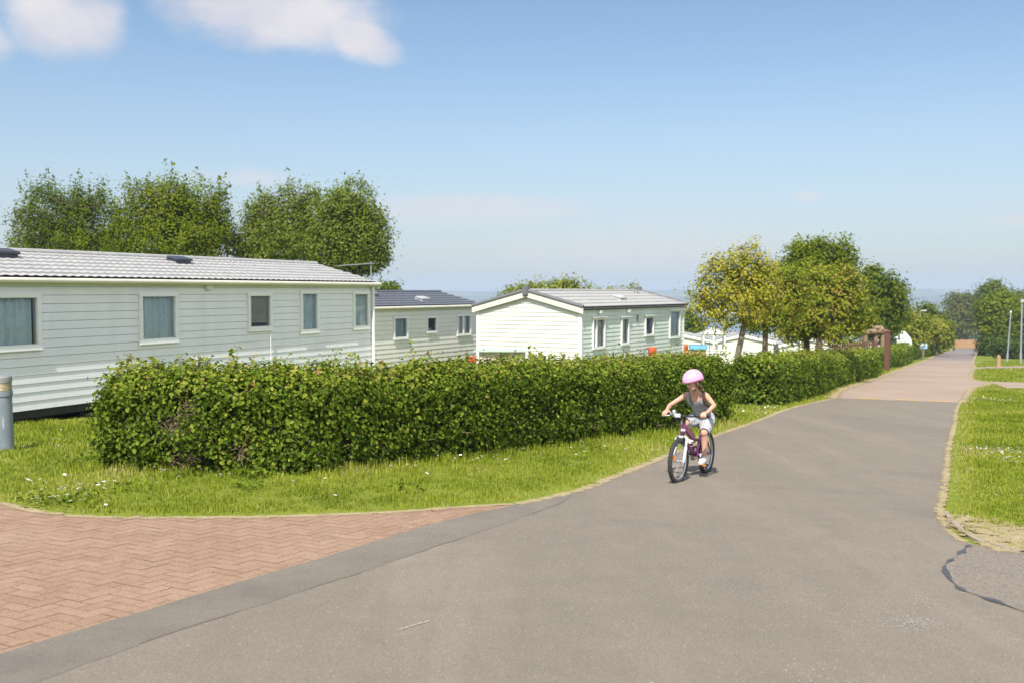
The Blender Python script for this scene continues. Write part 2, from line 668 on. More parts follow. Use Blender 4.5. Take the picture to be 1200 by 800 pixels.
# asphalt carriageway
ext_l = [(-8.0, -6.0), (-4.6, 0.5), (-3.4, 3.1)]
left = smooth_line(ext_l + ASPH_L, 3)
right = smooth_line(ROAD_R, 3)
mb = MB()
poly = left + right[::-1] + [(3.9, 7.7), (6.5, 7.3), (14, 8.2), (14, -6)]
mb.sheet(poly, 0.014)
m, t, b, out = material('asphalt')
geo = t.new('ShaderNodeNewGeometry').outputs['Position']
n1_ = t.noise(geo, 0.55, 5, 0.6)
n2_ = t.noise(geo, 130.0, 2, 0.7)
n3_ = t.noise(geo, 3.0, 5, 0.65)
mp = t.new('ShaderNodeMapping')
t.put(mp.inputs[0], geo)
mp.inputs[2].default_value = (0, 0, R(24.4))
mp.inputs[3].default_value = (0.9, 0.07, 1)
streak = t.noise(mp.outputs[0], 1.6, 4, 0.6)
c = t.ramp(n1_, [(0.3, (0.190, 0.158, 0.121)), (0.7, (0.240, 0.200, 0.154))])
c = t.mix(0.5, c, t.ramp(streak, [(0.3, (0.180, 0.153, 0.120)), (0.7, (0.248, 0.206, 0.158))]))
c = t.mix(t.math('MULTIPLY', t.smooth(t.noise(geo, 0.33, 6, 0.7, 0.4), 0.54, 0.7), 0.5), c, (0.145, 0.124, 0.098))
c = t.mix(t.math('MULTIPLY', t.smooth(t.noise(geo, 1.9, 6, 0.75, 0.3), 0.62, 0.72), 0.35), c, (0.13, 0.112, 0.09))
c = t.mix(t.math('MULTIPLY', t.smooth(streak, 0.52, 0.66), 0.35), c, (0.275, 0.235, 0.185))
c = t.mix(0.28, c, t.ramp(n3_, [(0.3, (0.15, 0.135, 0.115)), (0.7, (0.24, 0.21, 0.175))]))
c = t.mix(1.0, c, t.ramp(n2_, [(0.28, (0.55, 0.55, 0.55)), (0.5, (1, 1, 1)), (0.74, (1.42, 1.41, 1.39))]), 'MULTIPLY')
chips = t.new('ShaderNodeTexVoronoi')
t.put(chips.inputs['Vector'], geo)
chips.inputs['Scale'].default_value = 95
cs = t.new('ShaderNodeSeparateColor')
t.l.new(chips.outputs['Color'], cs.inputs[0])
c = t.mix(t.math('MULTIPLY', t.smooth(cs.outputs[0], 0.975, 0.99), 0.4), c, (0.42, 0.38, 0.33))
t.put(b.inputs['Base Color'], c)
b.inputs['Roughness'].default_value = 0.82
b.inputs['Specular IOR Level'].default_value = 0.3
bn = t.new('ShaderNodeBump')
bn.inputs['Strength'].default_value = 0.55
bn.inputs['Distance'].default_value = 0.006
t.put(bn.inputs['Height'], t.noise(geo, 160, 3, 0.7))
t.l.new(bn.outputs[0], b.inputs['Normal'])
ASPHALT = m
tag(mb.build('road', m), kind='structure')

# newer dark strip along the brick edge
mb = MB()
seam = [(-6.9, -6), (-3.9, 0.9), (-2.9, 3.0), (-2.13, 4.57), (-1.82, 5.22), (-1.45, 5.88), (-1.12, 6.46), (-0.81, 7.05), (-0.45, 7.72), (0.10, 8.78), (0.45, 9.5), (0.62, 10.0)]
outer = [(-7.98, -6.0), (-4.58, 0.5), (-3.38, 3.1), (-2.53, 4.85), (-2.13, 5.60), (-1.74, 6.35), (-1.25, 7.26), (-0.91, 7.94), (-0.49, 8.68), (0.07, 9.44), (0.4, 9.9), (0.61, 10.2)]
la, lb = smooth_line(seam, 6), smooth_line(outer, 6)
rr = random.Random(3)
la = [(p[0] + rr.uniform(-.012, .012), p[1] + rr.uniform(-.012, .012)) for p in la]
strip(mb, la, lb, 0.0156)
m2, t, b, out = material('dark_asphalt')
geo = t.new('ShaderNodeNewGeometry').outputs['Position']
c = t.ramp(t.noise(geo, 1.6, 5, 0.65), [(0.3, (0.145, 0.126, 0.102)), (0.7, (0.205, 0.176, 0.141))])
c = t.mix(1.0, c, t.ramp(t.noise(geo, 130, 2, 0.7), [(0.28, (0.6, 0.6, 0.6)), (0.5, (1, 1, 1)), (0.74, (1.4, 1.38, 1.35))]), 'MULTIPLY')
t.put(b.inputs['Base Color'], c)
b.inputs['Roughness'].default_value = 0.85
bn = t.new('ShaderNodeBump')
bn.inputs['Strength'].default_value = 0.6
bn.inputs['Distance'].default_value = 0.006
t.put(bn.inputs['Height'], t.noise(geo, 150, 3, 0.7))
t.l.new(bn.outputs[0], b.inputs['Normal'])
tag(mb.build('asphalt_strip', m2), kind='structure')
# the fine crack between the two lays, and a cross joint further up the road
mb = MB()
lc = offset_line(la, 0.006, rr, 0.006)
for i0 in range(0, len(la) - 9, 11):
    j0 = i0 + rr.randint(6, 11)
    strip(mb, la[i0:j0], lc[i0:j0], 0.0168)
for line in ([(4.05, 18.4), (5.6, 17.9), (7.2, 17.7), (7.75, 17.5)], [(2.0, 11.2), (3.2, 10.7), (4.5, 10.4)]):
    L = smooth_line(line, 7)
    L = [(p[0] + rr.uniform(-.02, .02), p[1] + rr.uniform(-.03, .03)) for p in L]
    strip(mb, L, offset_line(L, 0.006, rr, 0.006), 0.0158)
tag(mb.build('road_crack', plain('crack', (0.165, 0.128, 0.094), 0.9)), kind='structure')

# coarse patch at the right with its tar seam
TAR = [(3.72, 7.98), (3.46, 7.60), (3.15, 7.16), (3.03, 6.83), (2.96, 6.49), (3.01, 6.29), (3.08, 6.06), (3.14, 5.8), (3.4, 5.1), (3.8, 4.4)]
mb = MB()
tl = smooth_line(TAR, 14)
mb.sheet([(x + .01, y) for x, y in tl] + [(9, 2.5), (14, 4), (14, 8.2), (6.5, 7.3), (3.9, 7.7)], 0.018)
m3, t, b, out = material('coarse_tarmac')
geo = t.new('ShaderNodeNewGeometry').outputs['Position']
v = t.new('ShaderNodeTexVoronoi')
t.put(v.inputs['Vector'], geo)
v.inputs['Scale'].default_value = 75
vs_ = t.new('ShaderNodeSeparateColor')
t.l.new(v.outputs['Color'], vs_.inputs[0])
c = t.ramp(vs_.outputs[0], [(0.0, (0.10, 0.086, 0.068)), (0.5, (0.205, 0.172, 0.136)), (0.85, (0.27, 0.23, 0.18)), (1.0, (0.40, 0.35, 0.28))])
c = t.mix(t.smooth(t.noise(geo, 1.2, 4), 0.4, 0.65), c, (0.22, 0.182, 0.142), 'MIX')
c = t.mix(0.5, c, t.ramp(vs_.outputs[1], [(0, (0.11, 0.095, 0.078)), (1, (0.31, 0.262, 0.205))]))
t.put(b.inputs['Base Color'], c)
b.inputs['Roughness'].default_value = 0.9
bn = t.new('ShaderNodeBump')
bn.inputs['Strength'].default_value = 0.8
bn.inputs['Distance'].default_value = 0.008
t.put(bn.inputs['Height'], v.outputs['Distance'])
t.l.new(bn.outputs[0], b.inputs['Normal'])
tag(mb.build('tarmac_patch', m3), kind='structure')
mb = MB()
wl, wr = [], []
for i, p in enumerate(tl):
    a = Vector(tl[max(i - 1, 0)]); b_ = Vector(tl[min(i + 1, len(tl) - 1)])
    tt = (b_ - a).normalized()
    k = max(0.0015, 0.011 + 0.05 * noise.noise(Vector((p[0] * 7, p[1] * 7, 1))))
    if i < 9:
        k = 0.004 + 0.03 * (4 < i < 7)
    wl.append((p[0] - tt.y * k, p[1] + tt.x * k)); wr.append((p[0] + tt.y * k * .6, p[1] - tt.x * k * .6))
strip(mb, wl, wr, 0.0196)
blot = [(2.1 + 0.10 * math.cos(a) * (1 + .35 * math.sin(3 * a)), 4.62 + 0.16 * math.sin(a) * (1 + .3 * math.cos(2 * a))) for a in [i * .35 for i in range(18)]]
mb.sheet([(x - .02, y - .12) for x, y in blot], 0.0165)
tag(mb.build('tar_seam', plain('bitumen', (0.075, 0.075, 0.08), 0.6, 0.4, 25)), kind='structure')

# spilt white paint flecks on the asphalt
rng = np.random.default_rng(8)
mb = MB()


def fleck(x, y, s):
    n_ = int(rng.integers(4, 8))
    a0 = rng.uniform(0, 6.28)
    p = [(x + s * rng.uniform(.5, 1) * math.cos(a0 + 6.283 * k / n_), y + s * rng.uniform(.5, 1) * 1.3 * math.sin(a0 + 6.283 * k / n_)) for k in range(n_)]
    mb.sheet(p, 0.019 + rng.uniform(0, .0004))


for cx, cy, sx_, sy_, n_, s in [(2.33, 5.68, .09, .07, 300, .0045), (2.05, 5.85, .22, .2, 70, .005), (2.62, 6.05, .1, .15, 40, .006), (1.45, 6.35, .22, .28, 160, .004),
                                (1.52, 4.72, .14, .12, 60, .006), (1.9, 10.4, .2, .3, 24, .006), (3.7, 13.2, .12, .3, 16, .012), (-.75, 8.1, .12, .3, 60, .007), (-.62, 7.6, .2, .5, 40, .006)]:
    for i in range(n_):
        fleck(rng.normal(cx, sx_), rng.normal(cy, sy_), s * rng.uniform(.4, 1.5))
for i in range(90):
    y = rng.uniform(4.4, 16)
    fleck(rng.uniform(-.22 * y, .42 * y), y, rng.uniform(.003, .008))
for i in range(14):
    fleck(-.62 + i * .012 + rng.normal(0, .004), 5.35 + i * .014, .010)
tag(mb.build('paint_flecks', plain('old_white_paint', (0.42, 0.395, 0.355), 0.8)), 'white paint flecks spattered over the grey asphalt', 'paint flecks', kind='stuff')

# brick forecourt: herringbone blocks on a joint bed
FORE = [(-2.36, 4.8), (-1.96, 5.62), (-1.56, 6.37), (-1.07, 7.28), (-.74, 7.96), (-.30, 8.72), (0.26, 9.5)] + GRASS_B[::-1] + [(-14, 11.8), (-14, 1.0), (-4.24, 0.9), (-3.19, 3.15)]
mb = MB()
mb.sheet(FORE, 0.0055)
tag(mb.build('paving_joints', plain('joint_sand', (0.285, 0.168, 0.098), 0.95, 0.2, 30)), kind='structure')
rng = np.random.default_rng(2)
W_ = 0.105
ang = R(62)
ca, sa = math.cos(ang), math.sin(ang)
vs, tint = [], []
ox, oy = -2.3, 5.2
for a in range(-130, 130):
    for b_ in range(-130, 130):
        k = (a - b_) % 4
        if k == 0:
            u0, v0, u1, v1 = a, b_, a + 2, b_ + 1
        elif k == 3:
            u0, v0, u1, v1 = a, b_, a + 1, b_ + 2
        else:
            continue
        uc, vc = (u0 + u1) / 2 * W_, (v0 + v1) / 2 * W_
        x, y = ox + uc * ca - vc * sa, oy + uc * sa + vc * ca
        if x < -8.2 or x > 0.4 or y < 2.6 or y > 11.2:
            continue
        if not inside(FORE, [x], [y])[0]:
            continue
        g = 0.002
        dz = rng.normal(0, .0005)
        tx, ty = rng.normal(0, .002), rng.normal(0, .002)
        for (uu, vv) in ((u0 * W_ + g, v0 * W_ + g), (u1 * W_ - g, v0 * W_ + g), (u1 * W_ - g, v1 * W_ - g), (u0 * W_ + g, v1 * W_ - g)):
            X, Y = ox + uu * ca - vv * sa, oy + uu * sa + vv * ca
            vs.append((X, Y, gz(X, Y) + 0.0085 + dz + (X - x) * tx + (Y - y) * ty))
        tint.append(min(1, max(0, rng.normal(.5, .16))))
vs = np.array(vs)
m, t, b, out = material('clay_paver')
at = t.new('ShaderNodeAttribute', attribute_name='tint').outputs['Fac']
geo = t.new('ShaderNodeNewGeometry').outputs['Position']
c = t.ramp(at, [(0.0, (0.25, 0.153, 0.097)), (0.5, (0.298, 0.185, 0.118)), (1.0, (0.34, 0.222, 0.15))])
c = t.mix(t.math('MULTIPLY', t.smooth(t.noise(geo, 1.1, 5, 0.65), 0.4, 0.7), 0.5), c, (0.35, 0.235, 0.155))
c = t.mix(t.math('MULTIPLY', t.smooth(t.noise(geo, 2.3, 6, 0.7), 0.55, 0.72), 0.4), c, (0.2, 0.135, 0.09))
c = t.mix(1.0, c, t.ramp(t.noise(geo, 55, 4, 0.75), [(0.3, (0.7, 0.7, 0.7)), (0.5, (1, 1, 1)), (0.7, (1.26, 1.26, 1.26))]), 'MULTIPLY')
t.put(b.inputs['Base Color'], c)
b.inputs['Roughness'].default_value = 0.85
bn = t.new('ShaderNodeBump')
bn.inputs['Strength'].default_value = 0.4
bn.inputs['Distance'].default_value = 0.005
t.put(bn.inputs['Height'], t.noise(geo, 120, 3, 0.7))
t.l.new(bn.outputs[0], b.inputs['Normal'])
o = raw_mesh('brick_paving', vs, np.arange(len(vs)).reshape(-1, 4), 4, m, tint)
tag(o, kind='structure')

# brick road further on
mb = MB()
mb.sheet(smooth_line(BRICK_L, 3) + smooth_line(BRICK_R, 3)[::-1], 0.012)
m, t, b, out = material('road_brick')
geo = t.new('ShaderNodeNewGeometry').outputs['Position']
mp = t.new('ShaderNodeMapping')
t.put(mp.inputs[0], geo)
mp.inputs[2].default_value = (0, 0, R(24.4))
br = t.new('ShaderNodeTexBrick')
t.put(br.inputs[0], mp.outputs[0])
br.inputs['Color1'].default_value = (0.295, 0.212, 0.158, 1)
br.inputs['Color2'].default_value = (0.335, 0.245, 0.183, 1)
br.inputs['Mortar'].default_value = (0.24, 0.18, 0.138, 1)
br.inputs['Scale'].default_value = 2.4
c = t.mix(t.smooth(t.noise(geo, 0.22, 4, 0.6), 0.35, 0.7), br.outputs[0], (0.36, 0.272, 0.205))
c = t.mix(t.smooth(t.noise(mp.outputs[0], 0.09, 3, 0.6), 0.55, 0.75), c, (0.22, 0.175, 0.15))
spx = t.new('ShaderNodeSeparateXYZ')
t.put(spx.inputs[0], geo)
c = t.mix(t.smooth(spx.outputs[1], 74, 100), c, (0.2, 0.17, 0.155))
t.put(b.inputs['Base Color'], c)
b.inputs['Roughness'].default_value = 0.9
FAR_BRICK = m
tag(mb.build('brick_road', m), kind='structure')
# side paths of the same brick on the right
mb = MB()
mb.sheet([(16.0, 34.6), (19.0, 39.6), (20.1, 44.0), (19.79, 41.35), (21.19, 41.05), (26, 42.3), (40, 45.5), (40, 41.0), (22, 37.2), (17.6, 35.4)], 0.010)
mb.sheet([(27.3, 58.9), (29.6, 63.6), (31.5, 66), (36, 70.5), (60, 78), (60, 74), (38, 67.6), (30, 61.5)], 0.010)
tag(mb.build('path', FAR_BRICK), kind='structure')
# painted yellow dashes where the brick begins and a pale line further on
for (x, y, l_) in [(9.65, 27.7, .55), (10.55, 27.3, .6), (11.35, 26.95, .6)]:
    mb = MB()
    mb.sheet([(x, y), (x + l_ * .9, y - l_ * .42), (x + l_ * .9 + .1, y - l_ * .42 + .22), (x + .1, y + .22)], 0.019)
    tag(mb.build('road_marking', plain('yellow_paint', (0.62, 0.42, 0.1), 0.8, 0.25, 30)), kind='structure')
mb = MB()
mb.sheet([(35.0, 79.5), (38.4, 78.6), (38.5, 79.4), (35.1, 80.4)], 0.019)
tag(mb.build('road_marking', plain('pale_paint', (0.5, 0.46, 0.42), 0.8)), kind='structure')

# dry soil edges where the grass stops: thin, ragged and broken up
rng_e = random.Random(11)
soil, t, b, out = material('dry_soil')
geo = t.new('ShaderNodeNewGeometry').outputs['Position']
c = t.ramp(t.noise(geo, 14, 6, 0.7), [(0.25, (0.26, 0.205, 0.095)), (0.5, (0.39, 0.31, 0.165)), (0.75, (0.49, 0.40, 0.245))])
c = t.mix(1.0, c, t.ramp(t.noise(geo, 140, 2, 0.7), [(0.3, (0.6, 0.6, 0.6)), (0.7, (1.3, 1.3, 1.3))]), 'MULTIPLY')
t.put(b.inputs['Base Color'], c)
b.inputs['Roughness'].default_value = 0.95
bn = t.new('ShaderNodeBump')
bn.inputs['Strength'].default_value = 0.6
bn.inputs['Distance'].default_value = 0.02
t.put(bn.inputs['Height'], t.noise(geo, 60, 4, 0.7))
t.l.new(bn.outputs[0], b.inputs['Normal'])
cover = t.new('ShaderNodeAttribute', attribute_name='cover').outputs['Fac']
grain = t.math('ADD', t.math('MULTIPLY', t.smooth(t.noise(geo, 7, 6, 0.75), 0.34, 0.66), 0.75), t.math('MULTIPLY', t.smooth(t.noise(geo, 60, 3, 0.7), 0.34, 0.66), 0.35))
t.put(b.inputs['Alpha'], t.smooth(t.math('SUBTRACT', cover, grain), 0.0, 0.06))
SV, SF, SC = [], [], []


def edge_soil(line, w_in, w_out, z, amp=0.6):
    """strip along a grass edge; cover falls to 0 at both sides so that the soil breaks up into grains"""
    L = smooth_line(line, 12)
    k = [noise.noise(Vector((p[0] * .9, p[1] * .9, 5))) * .7 + .4 * noise.noise(Vector((p[0] * 3.1, p[1] * 3.1, 9))) for p in L]
    cols = []
    for f, cv in ((1.6, .15), (1.0, .75), (0.0, .92), (-.6, .62), (-1.6, 0.0)):
        w_ = w_in if f > 0 else w_out
        cols.append([(q, cv + .25 * k[i]) for i, q in enumerate(offset_line(L, w_ * f))])
    b0 = len(SV)
    n_ = len(L)
    for cl in cols:
        for (q, cv) in cl:
            SV.append((q[0], q[1], gz(*q) + z)); SC.append(max(0, min(1, cv)))
    for c_ in range(len(cols) - 1):
        for i in range(n_ - 1):
            a0 = b0 + c_ * n_ + i
            SF.append((a0, a0 + 1, a0 + 1 + n_, a0 + n_))


edge_soil(GRASS_B, 0.06, 0.05, 0.0108)
edge_soil(ASPH_L[6:], 0.07, 0.05, 0.0162)
edge_soil(BRICK_L, 0.2, 0.12, 0.0172)
edge_soil(ROAD_R[::-1], 0.04, 0.055, 0.0162)
edge_soil(BRICK_R[::-1], 0.15, 0.07, 0.0172)
# the worn bare corner at the right: a fan of soil thinning into the lawn
cx_, cy_ = 4.35, 8.05
ring_n = 28
b0 = len(SV)
SV.append((cx_, cy_, gz(cx_, cy_) + .0198)); SC.append(.95)
corner = smooth_line([(3.66, 8.2), (3.62, 7.7), (3.9, 7.58), (4.6, 7.5), (5.3, 7.42), (5.9, 7.6), (5.3, 8.15), (4.95, 8.6), (4.6, 9.0), (4.3, 9.4), (4.0, 9.3), (3.78, 8.7), (3.66, 8.2)], 4)[:-1]
for f, cv in ((.45, .85), (.8, .62), (1.0, .12)):
    for (x, y) in corner:
        X, Y = cx_ + (x - cx_) * f, cy_ + (y - cy_) * f
        SV.append((X, Y, gz(X, Y) + .0198)); SC.append(cv)
nc = len(corner)
for i in range(nc):
    SF.append((b0, b0 + 1 + i, b0 + 1 + (i + 1) % nc, b0))
    for r_ in range(2):
        a0 = b0 + 1 + r_ * nc
        SF.append((a0 + i, a0 + (i + 1) % nc, a0 + nc + (i + 1) % nc, a0 + nc + i))
SF = [f if f[0] != f[-1] else f[:3] for f in SF]
mb = MB().add(SV, SF)
so = mb.build('soil_edge', soil)
if len(so.data.vertices) == len(SC):
    at_ = so.data.attributes.new('cover', 'FLOAT', 'POINT')
    at_.data.foreach_set('value', SC)
tag(so, kind='structure')
# sunken concrete edging on the right
mb = MB()
kl = smooth_line([(3.98, 7.72), (3.86, 8.05), (3.9, 8.5), (4.05, 9.1), (4.2, 9.6)], 4)
for i in range(len(kl) - 1):
    if i % 4 == 3:
        continue
    a, b_ = Vector(kl[i]), Vector(kl[i + 1])
    n_ = Vector((-(b_ - a).normalized().y, (b_ - a).normalized().x)) * 0.028
    zt = 0.022 + rng_e.uniform(-.010, .012)
    q = [a - n_, b_ - n_, b_ + n_, a + n_]
    mb.add([(p.x, p.y, gz(p.x, p.y) - .02) for p in q] + [(p.x, p.y, gz(p.x, p.y) + zt) for p in q],
           [(0, 1, 5, 4), (1, 2, 6, 5), (2, 3, 7, 6), (3, 0, 4, 7), (4, 5, 6, 7)])
tag(mb.build('kerb', plain('old_concrete', (0.32, 0.262, 0.19), 0.9, 0.2, 20, bump=0.5)), kind='structure')
# ================================================================== HEDGES
bark = plain('bark', (0.12, 0.09, 0.06), 0.9, 0.35, 12, bump=0.8, bscale=40, stretch=(1, 1, .3))
bark_pale = plain('bark_grey', (0.20, 0.165, 0.12), 0.9, 0.35, 12, bump=0.8, bscale=40, stretch=(1, 1, .3))
dead_wood = plain('dead_twig', (0.26, 0.18, 0.12), 0.85, 0.35, 25)
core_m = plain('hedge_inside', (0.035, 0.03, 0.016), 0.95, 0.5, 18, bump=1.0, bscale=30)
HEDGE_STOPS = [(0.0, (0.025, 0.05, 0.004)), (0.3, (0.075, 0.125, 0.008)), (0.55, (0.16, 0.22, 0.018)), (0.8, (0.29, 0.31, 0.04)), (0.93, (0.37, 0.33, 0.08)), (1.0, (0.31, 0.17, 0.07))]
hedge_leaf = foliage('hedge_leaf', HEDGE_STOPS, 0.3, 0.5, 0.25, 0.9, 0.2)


class Line:
    def __init__(self, pts):
        self.p = [Vector(q) for q in pts]
        self.d = [0.0]
        for a, b in zip(self.p, self.p[1:]):
            self.d.append(self.d[-1] + (b - a).length)
        self.L = self.d[-1]

    def at(self, s):
        s = min(max(s, 0), self.L)
        for i in range(len(self.p) - 1):
            if s <= self.d[i + 1] or i == len(self.p) - 2:
                a, b = self.p[i], self.p[i + 1]
                t = (b - a).normalized()
                return a + t * (s - self.d[i]), t


def hedge(label, line, width, h0, h1, seed, n_clump, per, lsize, mat=None, holes=(), sprouts=20, group=None, batter=0.06, rnd=0.16, bump=0.11, top_tint=0.2, cat='hedge', twigs=0, name='hedge', clump_r=0.055):
    rng = np.random.default_rng(seed)
    ln = Line(smooth_line(line, 5))
    mat = mat or hedge_leaf
    o0 = ln.p[0]
    base = Vector((o0.x, o0.y, gz(o0.x, o0.y)))
    root = thing(name, label, cat, base, 0, group)

    def frame(s):
        p, t = ln.at(s)
        n = Vector((-t.y, t.x))
        return Vector((p.x, p.y, gz(p.x, p.y))), Vector((t.x, t.y, 0)), Vector((n.x, n.y, 0))

    def height(s):
        return h0 + (h1 - h0) * s / ln.L + 0.075 * noise.noise(Vector((s * 1.1, seed, 0))) + .03 * noise.noise(Vector((s * 4, seed, 3)))

    def section(s, q):
        """q: 0..1 front, 1..2 top, 2..3 back -> position, outward normal"""
        p, t, n = frame(s)
        h = height(s)
        if q < 1:
            z = q * h
            y = batter * q + (rnd * max(0, (q - .82) / .18) ** 2) + (0.10 * max(0, .25 - q) / .25)
            nn = -n + Vector((0, 0, 1)) * (max(0, (q - .8) / .2) * .8)
        elif q < 2:
            u = q - 1
            y = batter + rnd + (width - 2 * (batter + rnd)) * u
            z = h
            nn = Vector((0, 0, 1)) - n * max(0, .2 - u) * 3 + n * max(0, u - .8) * 3
        else:
            u = 3 - q
            z = u * h
            y = width - batter * u - (rnd * max(0, (u - .82) / .18) ** 2)
            nn = n.copy()
        P = p + n * y + Vector((0, 0, z))
        d = bump * noise.noise(P * 1.5 + Vector((seed, 0, 0))) + .6 * bump * noise.noise(P * 4.2)
        return P + nn.normalized() * d, nn.normalized(), t

    pos, nrm, tint = [], [], []
    wf, wt, wb = h0, width * 1.1, h0 * .45
    tot = wf + wt + wb
    ends = int(n_clump * 2 * width * .9 / (tot * ln.L / h0 + 2 * width))
    for i in range(n_clump + ends):
        r = rng.uniform(0, tot)
        if i >= n_clump:
            s = 0.0 if i % 2 else ln.L
            u, v = rng.uniform(0.02, 1), rng.uniform(0.0, 1)
            p, t, n = frame(s)
            sg = -1 if s == 0 else 1
            P = p + n * (width * v) + Vector((0, 0, height(s) * u * (1 - .12 * abs(2 * v - 1) ** 3)))
            out_ = (t * sg + n * (v - .5) * 1.0).normalized()
            P += t * sg * (.1 - .28 * abs(2 * v - 1) ** 2.5 + bump * 1.3 * noise.noise(P * 1.9) - .06 * max(0, u - .8) * 5)
            is_top = u > .9
        else:
            s = rng.uniform(0, ln.L)
            q = r / wf if r < wf else (1 + (r - wf) / wt if r < wf + wt else 2 + rng.uniform(0, .6))
            P, out_, t = section(s, q)
            is_top = .93 < q < 2.05
        skip = False
        for (hs, hz, hr) in holes:
            p, t_, n_ = frame(hs)
            if (P - (p + Vector((0, 0, hz)))).length < hr * (1 + .6 * noise.noise(P * 9)) + .12:
                skip = rng.uniform() < .8
        if skip:
            continue
        depth = abs(rng.normal(0, .085)) * min(1, h0)
        if noise.noise(P * 6.5 + Vector((0, seed, 0))) < -.28 and rng.uniform() < .7:
            depth += .12
        c = P - out_ * depth
        k = per + int(rng.integers(-2, 3))
        o_ = np.array(out_)
        cl_t = rng.normal(0, .10)
        off = rng.normal(size=(k, 3)) * clump_r * (1.25 if is_top else 1.0)
        pp = np.array(c)[None, :] + off
        nn = o_[None, :] * 1.0 + off / clump_r * .45 + rng.normal(size=(k, 3)) * .55 + np.array([[0, 0, .3]])
        pos.append(pp)
        nrm.append(nn)
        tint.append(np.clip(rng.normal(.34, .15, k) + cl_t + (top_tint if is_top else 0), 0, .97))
    wood = MB()
    for i in range(sprouts):
        s = rng.uniform(0, ln.L)
        P, out_, t = section(s, rng.uniform(1.0, 1.9))
        L = rng.uniform(.08, .22) * (1.7 if rng.uniform() < .15 else 1)
        tip = P + Vector((rng.normal(0, .05), rng.normal(0, .05), L))
        wood.tube([P - Vector((0, 0, .1)), (P + tip) / 2 + Vector((rng.normal(0, .01), 0, 0)), tip], [.004, .003, .0015], 4)
        k = int(6 + L * 36)
        f = rng.uniform(.15, 1.0, k)
        pp = np.array(P)[None, :] + (np.array(tip - P)[None, :]) * f[:, None] + rng.normal(size=(k, 3)) * .028
        pos.append(pp)
        nrm.append(rng.normal(size=(k, 3)) * .6 + np.array([[0, -.2, .8]]))
        tint.append(np.clip(rng.normal(.72, .16, k), 0, 1))
    pos, nrm, tint = np.concatenate(pos), np.concatenate(nrm), np.concatenate(tint)
    size = rng.uniform(.55, 1.35, len(pos)) * lsize
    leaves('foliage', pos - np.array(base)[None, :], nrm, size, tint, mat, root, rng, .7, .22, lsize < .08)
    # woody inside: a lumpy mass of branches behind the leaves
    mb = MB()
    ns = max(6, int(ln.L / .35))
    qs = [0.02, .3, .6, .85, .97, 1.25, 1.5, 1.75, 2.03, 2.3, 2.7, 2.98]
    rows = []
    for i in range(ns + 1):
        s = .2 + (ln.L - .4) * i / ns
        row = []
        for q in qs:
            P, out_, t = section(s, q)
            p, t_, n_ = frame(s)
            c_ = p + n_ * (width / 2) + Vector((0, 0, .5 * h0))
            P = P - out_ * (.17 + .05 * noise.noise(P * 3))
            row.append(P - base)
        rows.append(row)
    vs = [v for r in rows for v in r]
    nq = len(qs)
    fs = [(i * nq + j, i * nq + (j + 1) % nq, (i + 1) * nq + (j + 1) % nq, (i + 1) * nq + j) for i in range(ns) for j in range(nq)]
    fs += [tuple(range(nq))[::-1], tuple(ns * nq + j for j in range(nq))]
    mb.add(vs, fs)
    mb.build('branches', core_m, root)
    for v in range(len(wood.v)):
        wood.v[v] = tuple(Vector(wood.v[v]) - base)
    for (hs, hz, hr) in holes:
        p, t_, n_ = frame(hs)
        c_ = p + n_ * .02 + Vector((0, 0, hz)) - base
        for i in range(int(42 * hr / .2)):
            a = c_ + Vector(rng.normal(0, hr * .55, 3)) + n_ * .1
            d = (Vector(rng.normal(0, 1, 3)) + t_ * .6 + Vector((0, 0, -.1))).normalized() * rng.uniform(.1, .32)
            m_ = a + d * .5 + Vector(rng.normal(0, .03, 3))
            wood.tube([a, m_, a + d], [.0035, .003, .0015], 4)
    for i in range(twigs):
        s = rng.uniform(0, ln.L)
        P, out_, t = section(s, rng.uniform(.02, .35))
        a = P - out_ * .12 - base
        d = (Vector(rng.normal(0, 1, 3)) + out_ * .7).normalized() * rng.uniform(.1, .3)
        wood.tube([a, a + d * .5 + Vector(rng.normal(0, .03, 3)), a + d], [.005, .004, .002], 4)
    if wood.v:
        tag(wood.build('twigs', dead_wood, root), kind='stuff')
    return root


HEDGE_A = [(-4.8, 11.27), (-3.62, 11.01), (-2.61, 11.08), (-1.98, 11.44), (-1.10, 12.35), (-0.08, 13.43), (0.77, 14.55), (1.89, 16.0), (3.1, 17.5), (4.27, 18.93)]
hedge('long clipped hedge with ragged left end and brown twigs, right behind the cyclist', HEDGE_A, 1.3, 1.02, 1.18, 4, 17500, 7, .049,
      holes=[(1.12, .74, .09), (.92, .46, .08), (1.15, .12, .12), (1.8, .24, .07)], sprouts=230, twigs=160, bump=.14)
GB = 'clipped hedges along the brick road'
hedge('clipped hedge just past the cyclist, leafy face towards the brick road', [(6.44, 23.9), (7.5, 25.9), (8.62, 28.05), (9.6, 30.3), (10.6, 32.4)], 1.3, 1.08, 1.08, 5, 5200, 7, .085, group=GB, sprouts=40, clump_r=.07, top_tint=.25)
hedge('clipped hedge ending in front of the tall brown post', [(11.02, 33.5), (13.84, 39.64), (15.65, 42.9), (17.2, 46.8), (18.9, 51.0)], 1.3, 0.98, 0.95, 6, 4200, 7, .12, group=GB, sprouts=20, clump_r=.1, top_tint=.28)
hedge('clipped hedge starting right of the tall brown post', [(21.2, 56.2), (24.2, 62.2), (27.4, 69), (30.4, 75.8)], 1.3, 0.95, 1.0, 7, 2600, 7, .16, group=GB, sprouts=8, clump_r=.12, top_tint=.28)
hedge('short clipped hedge block behind the small blue sign', [(31.79, 79.27), (36.5, 90), (40.2, 97.5)], 1.4, 1.1, 1.1, 8, 1500, 7, .22, group=GB, sprouts=0, clump_r=.16)
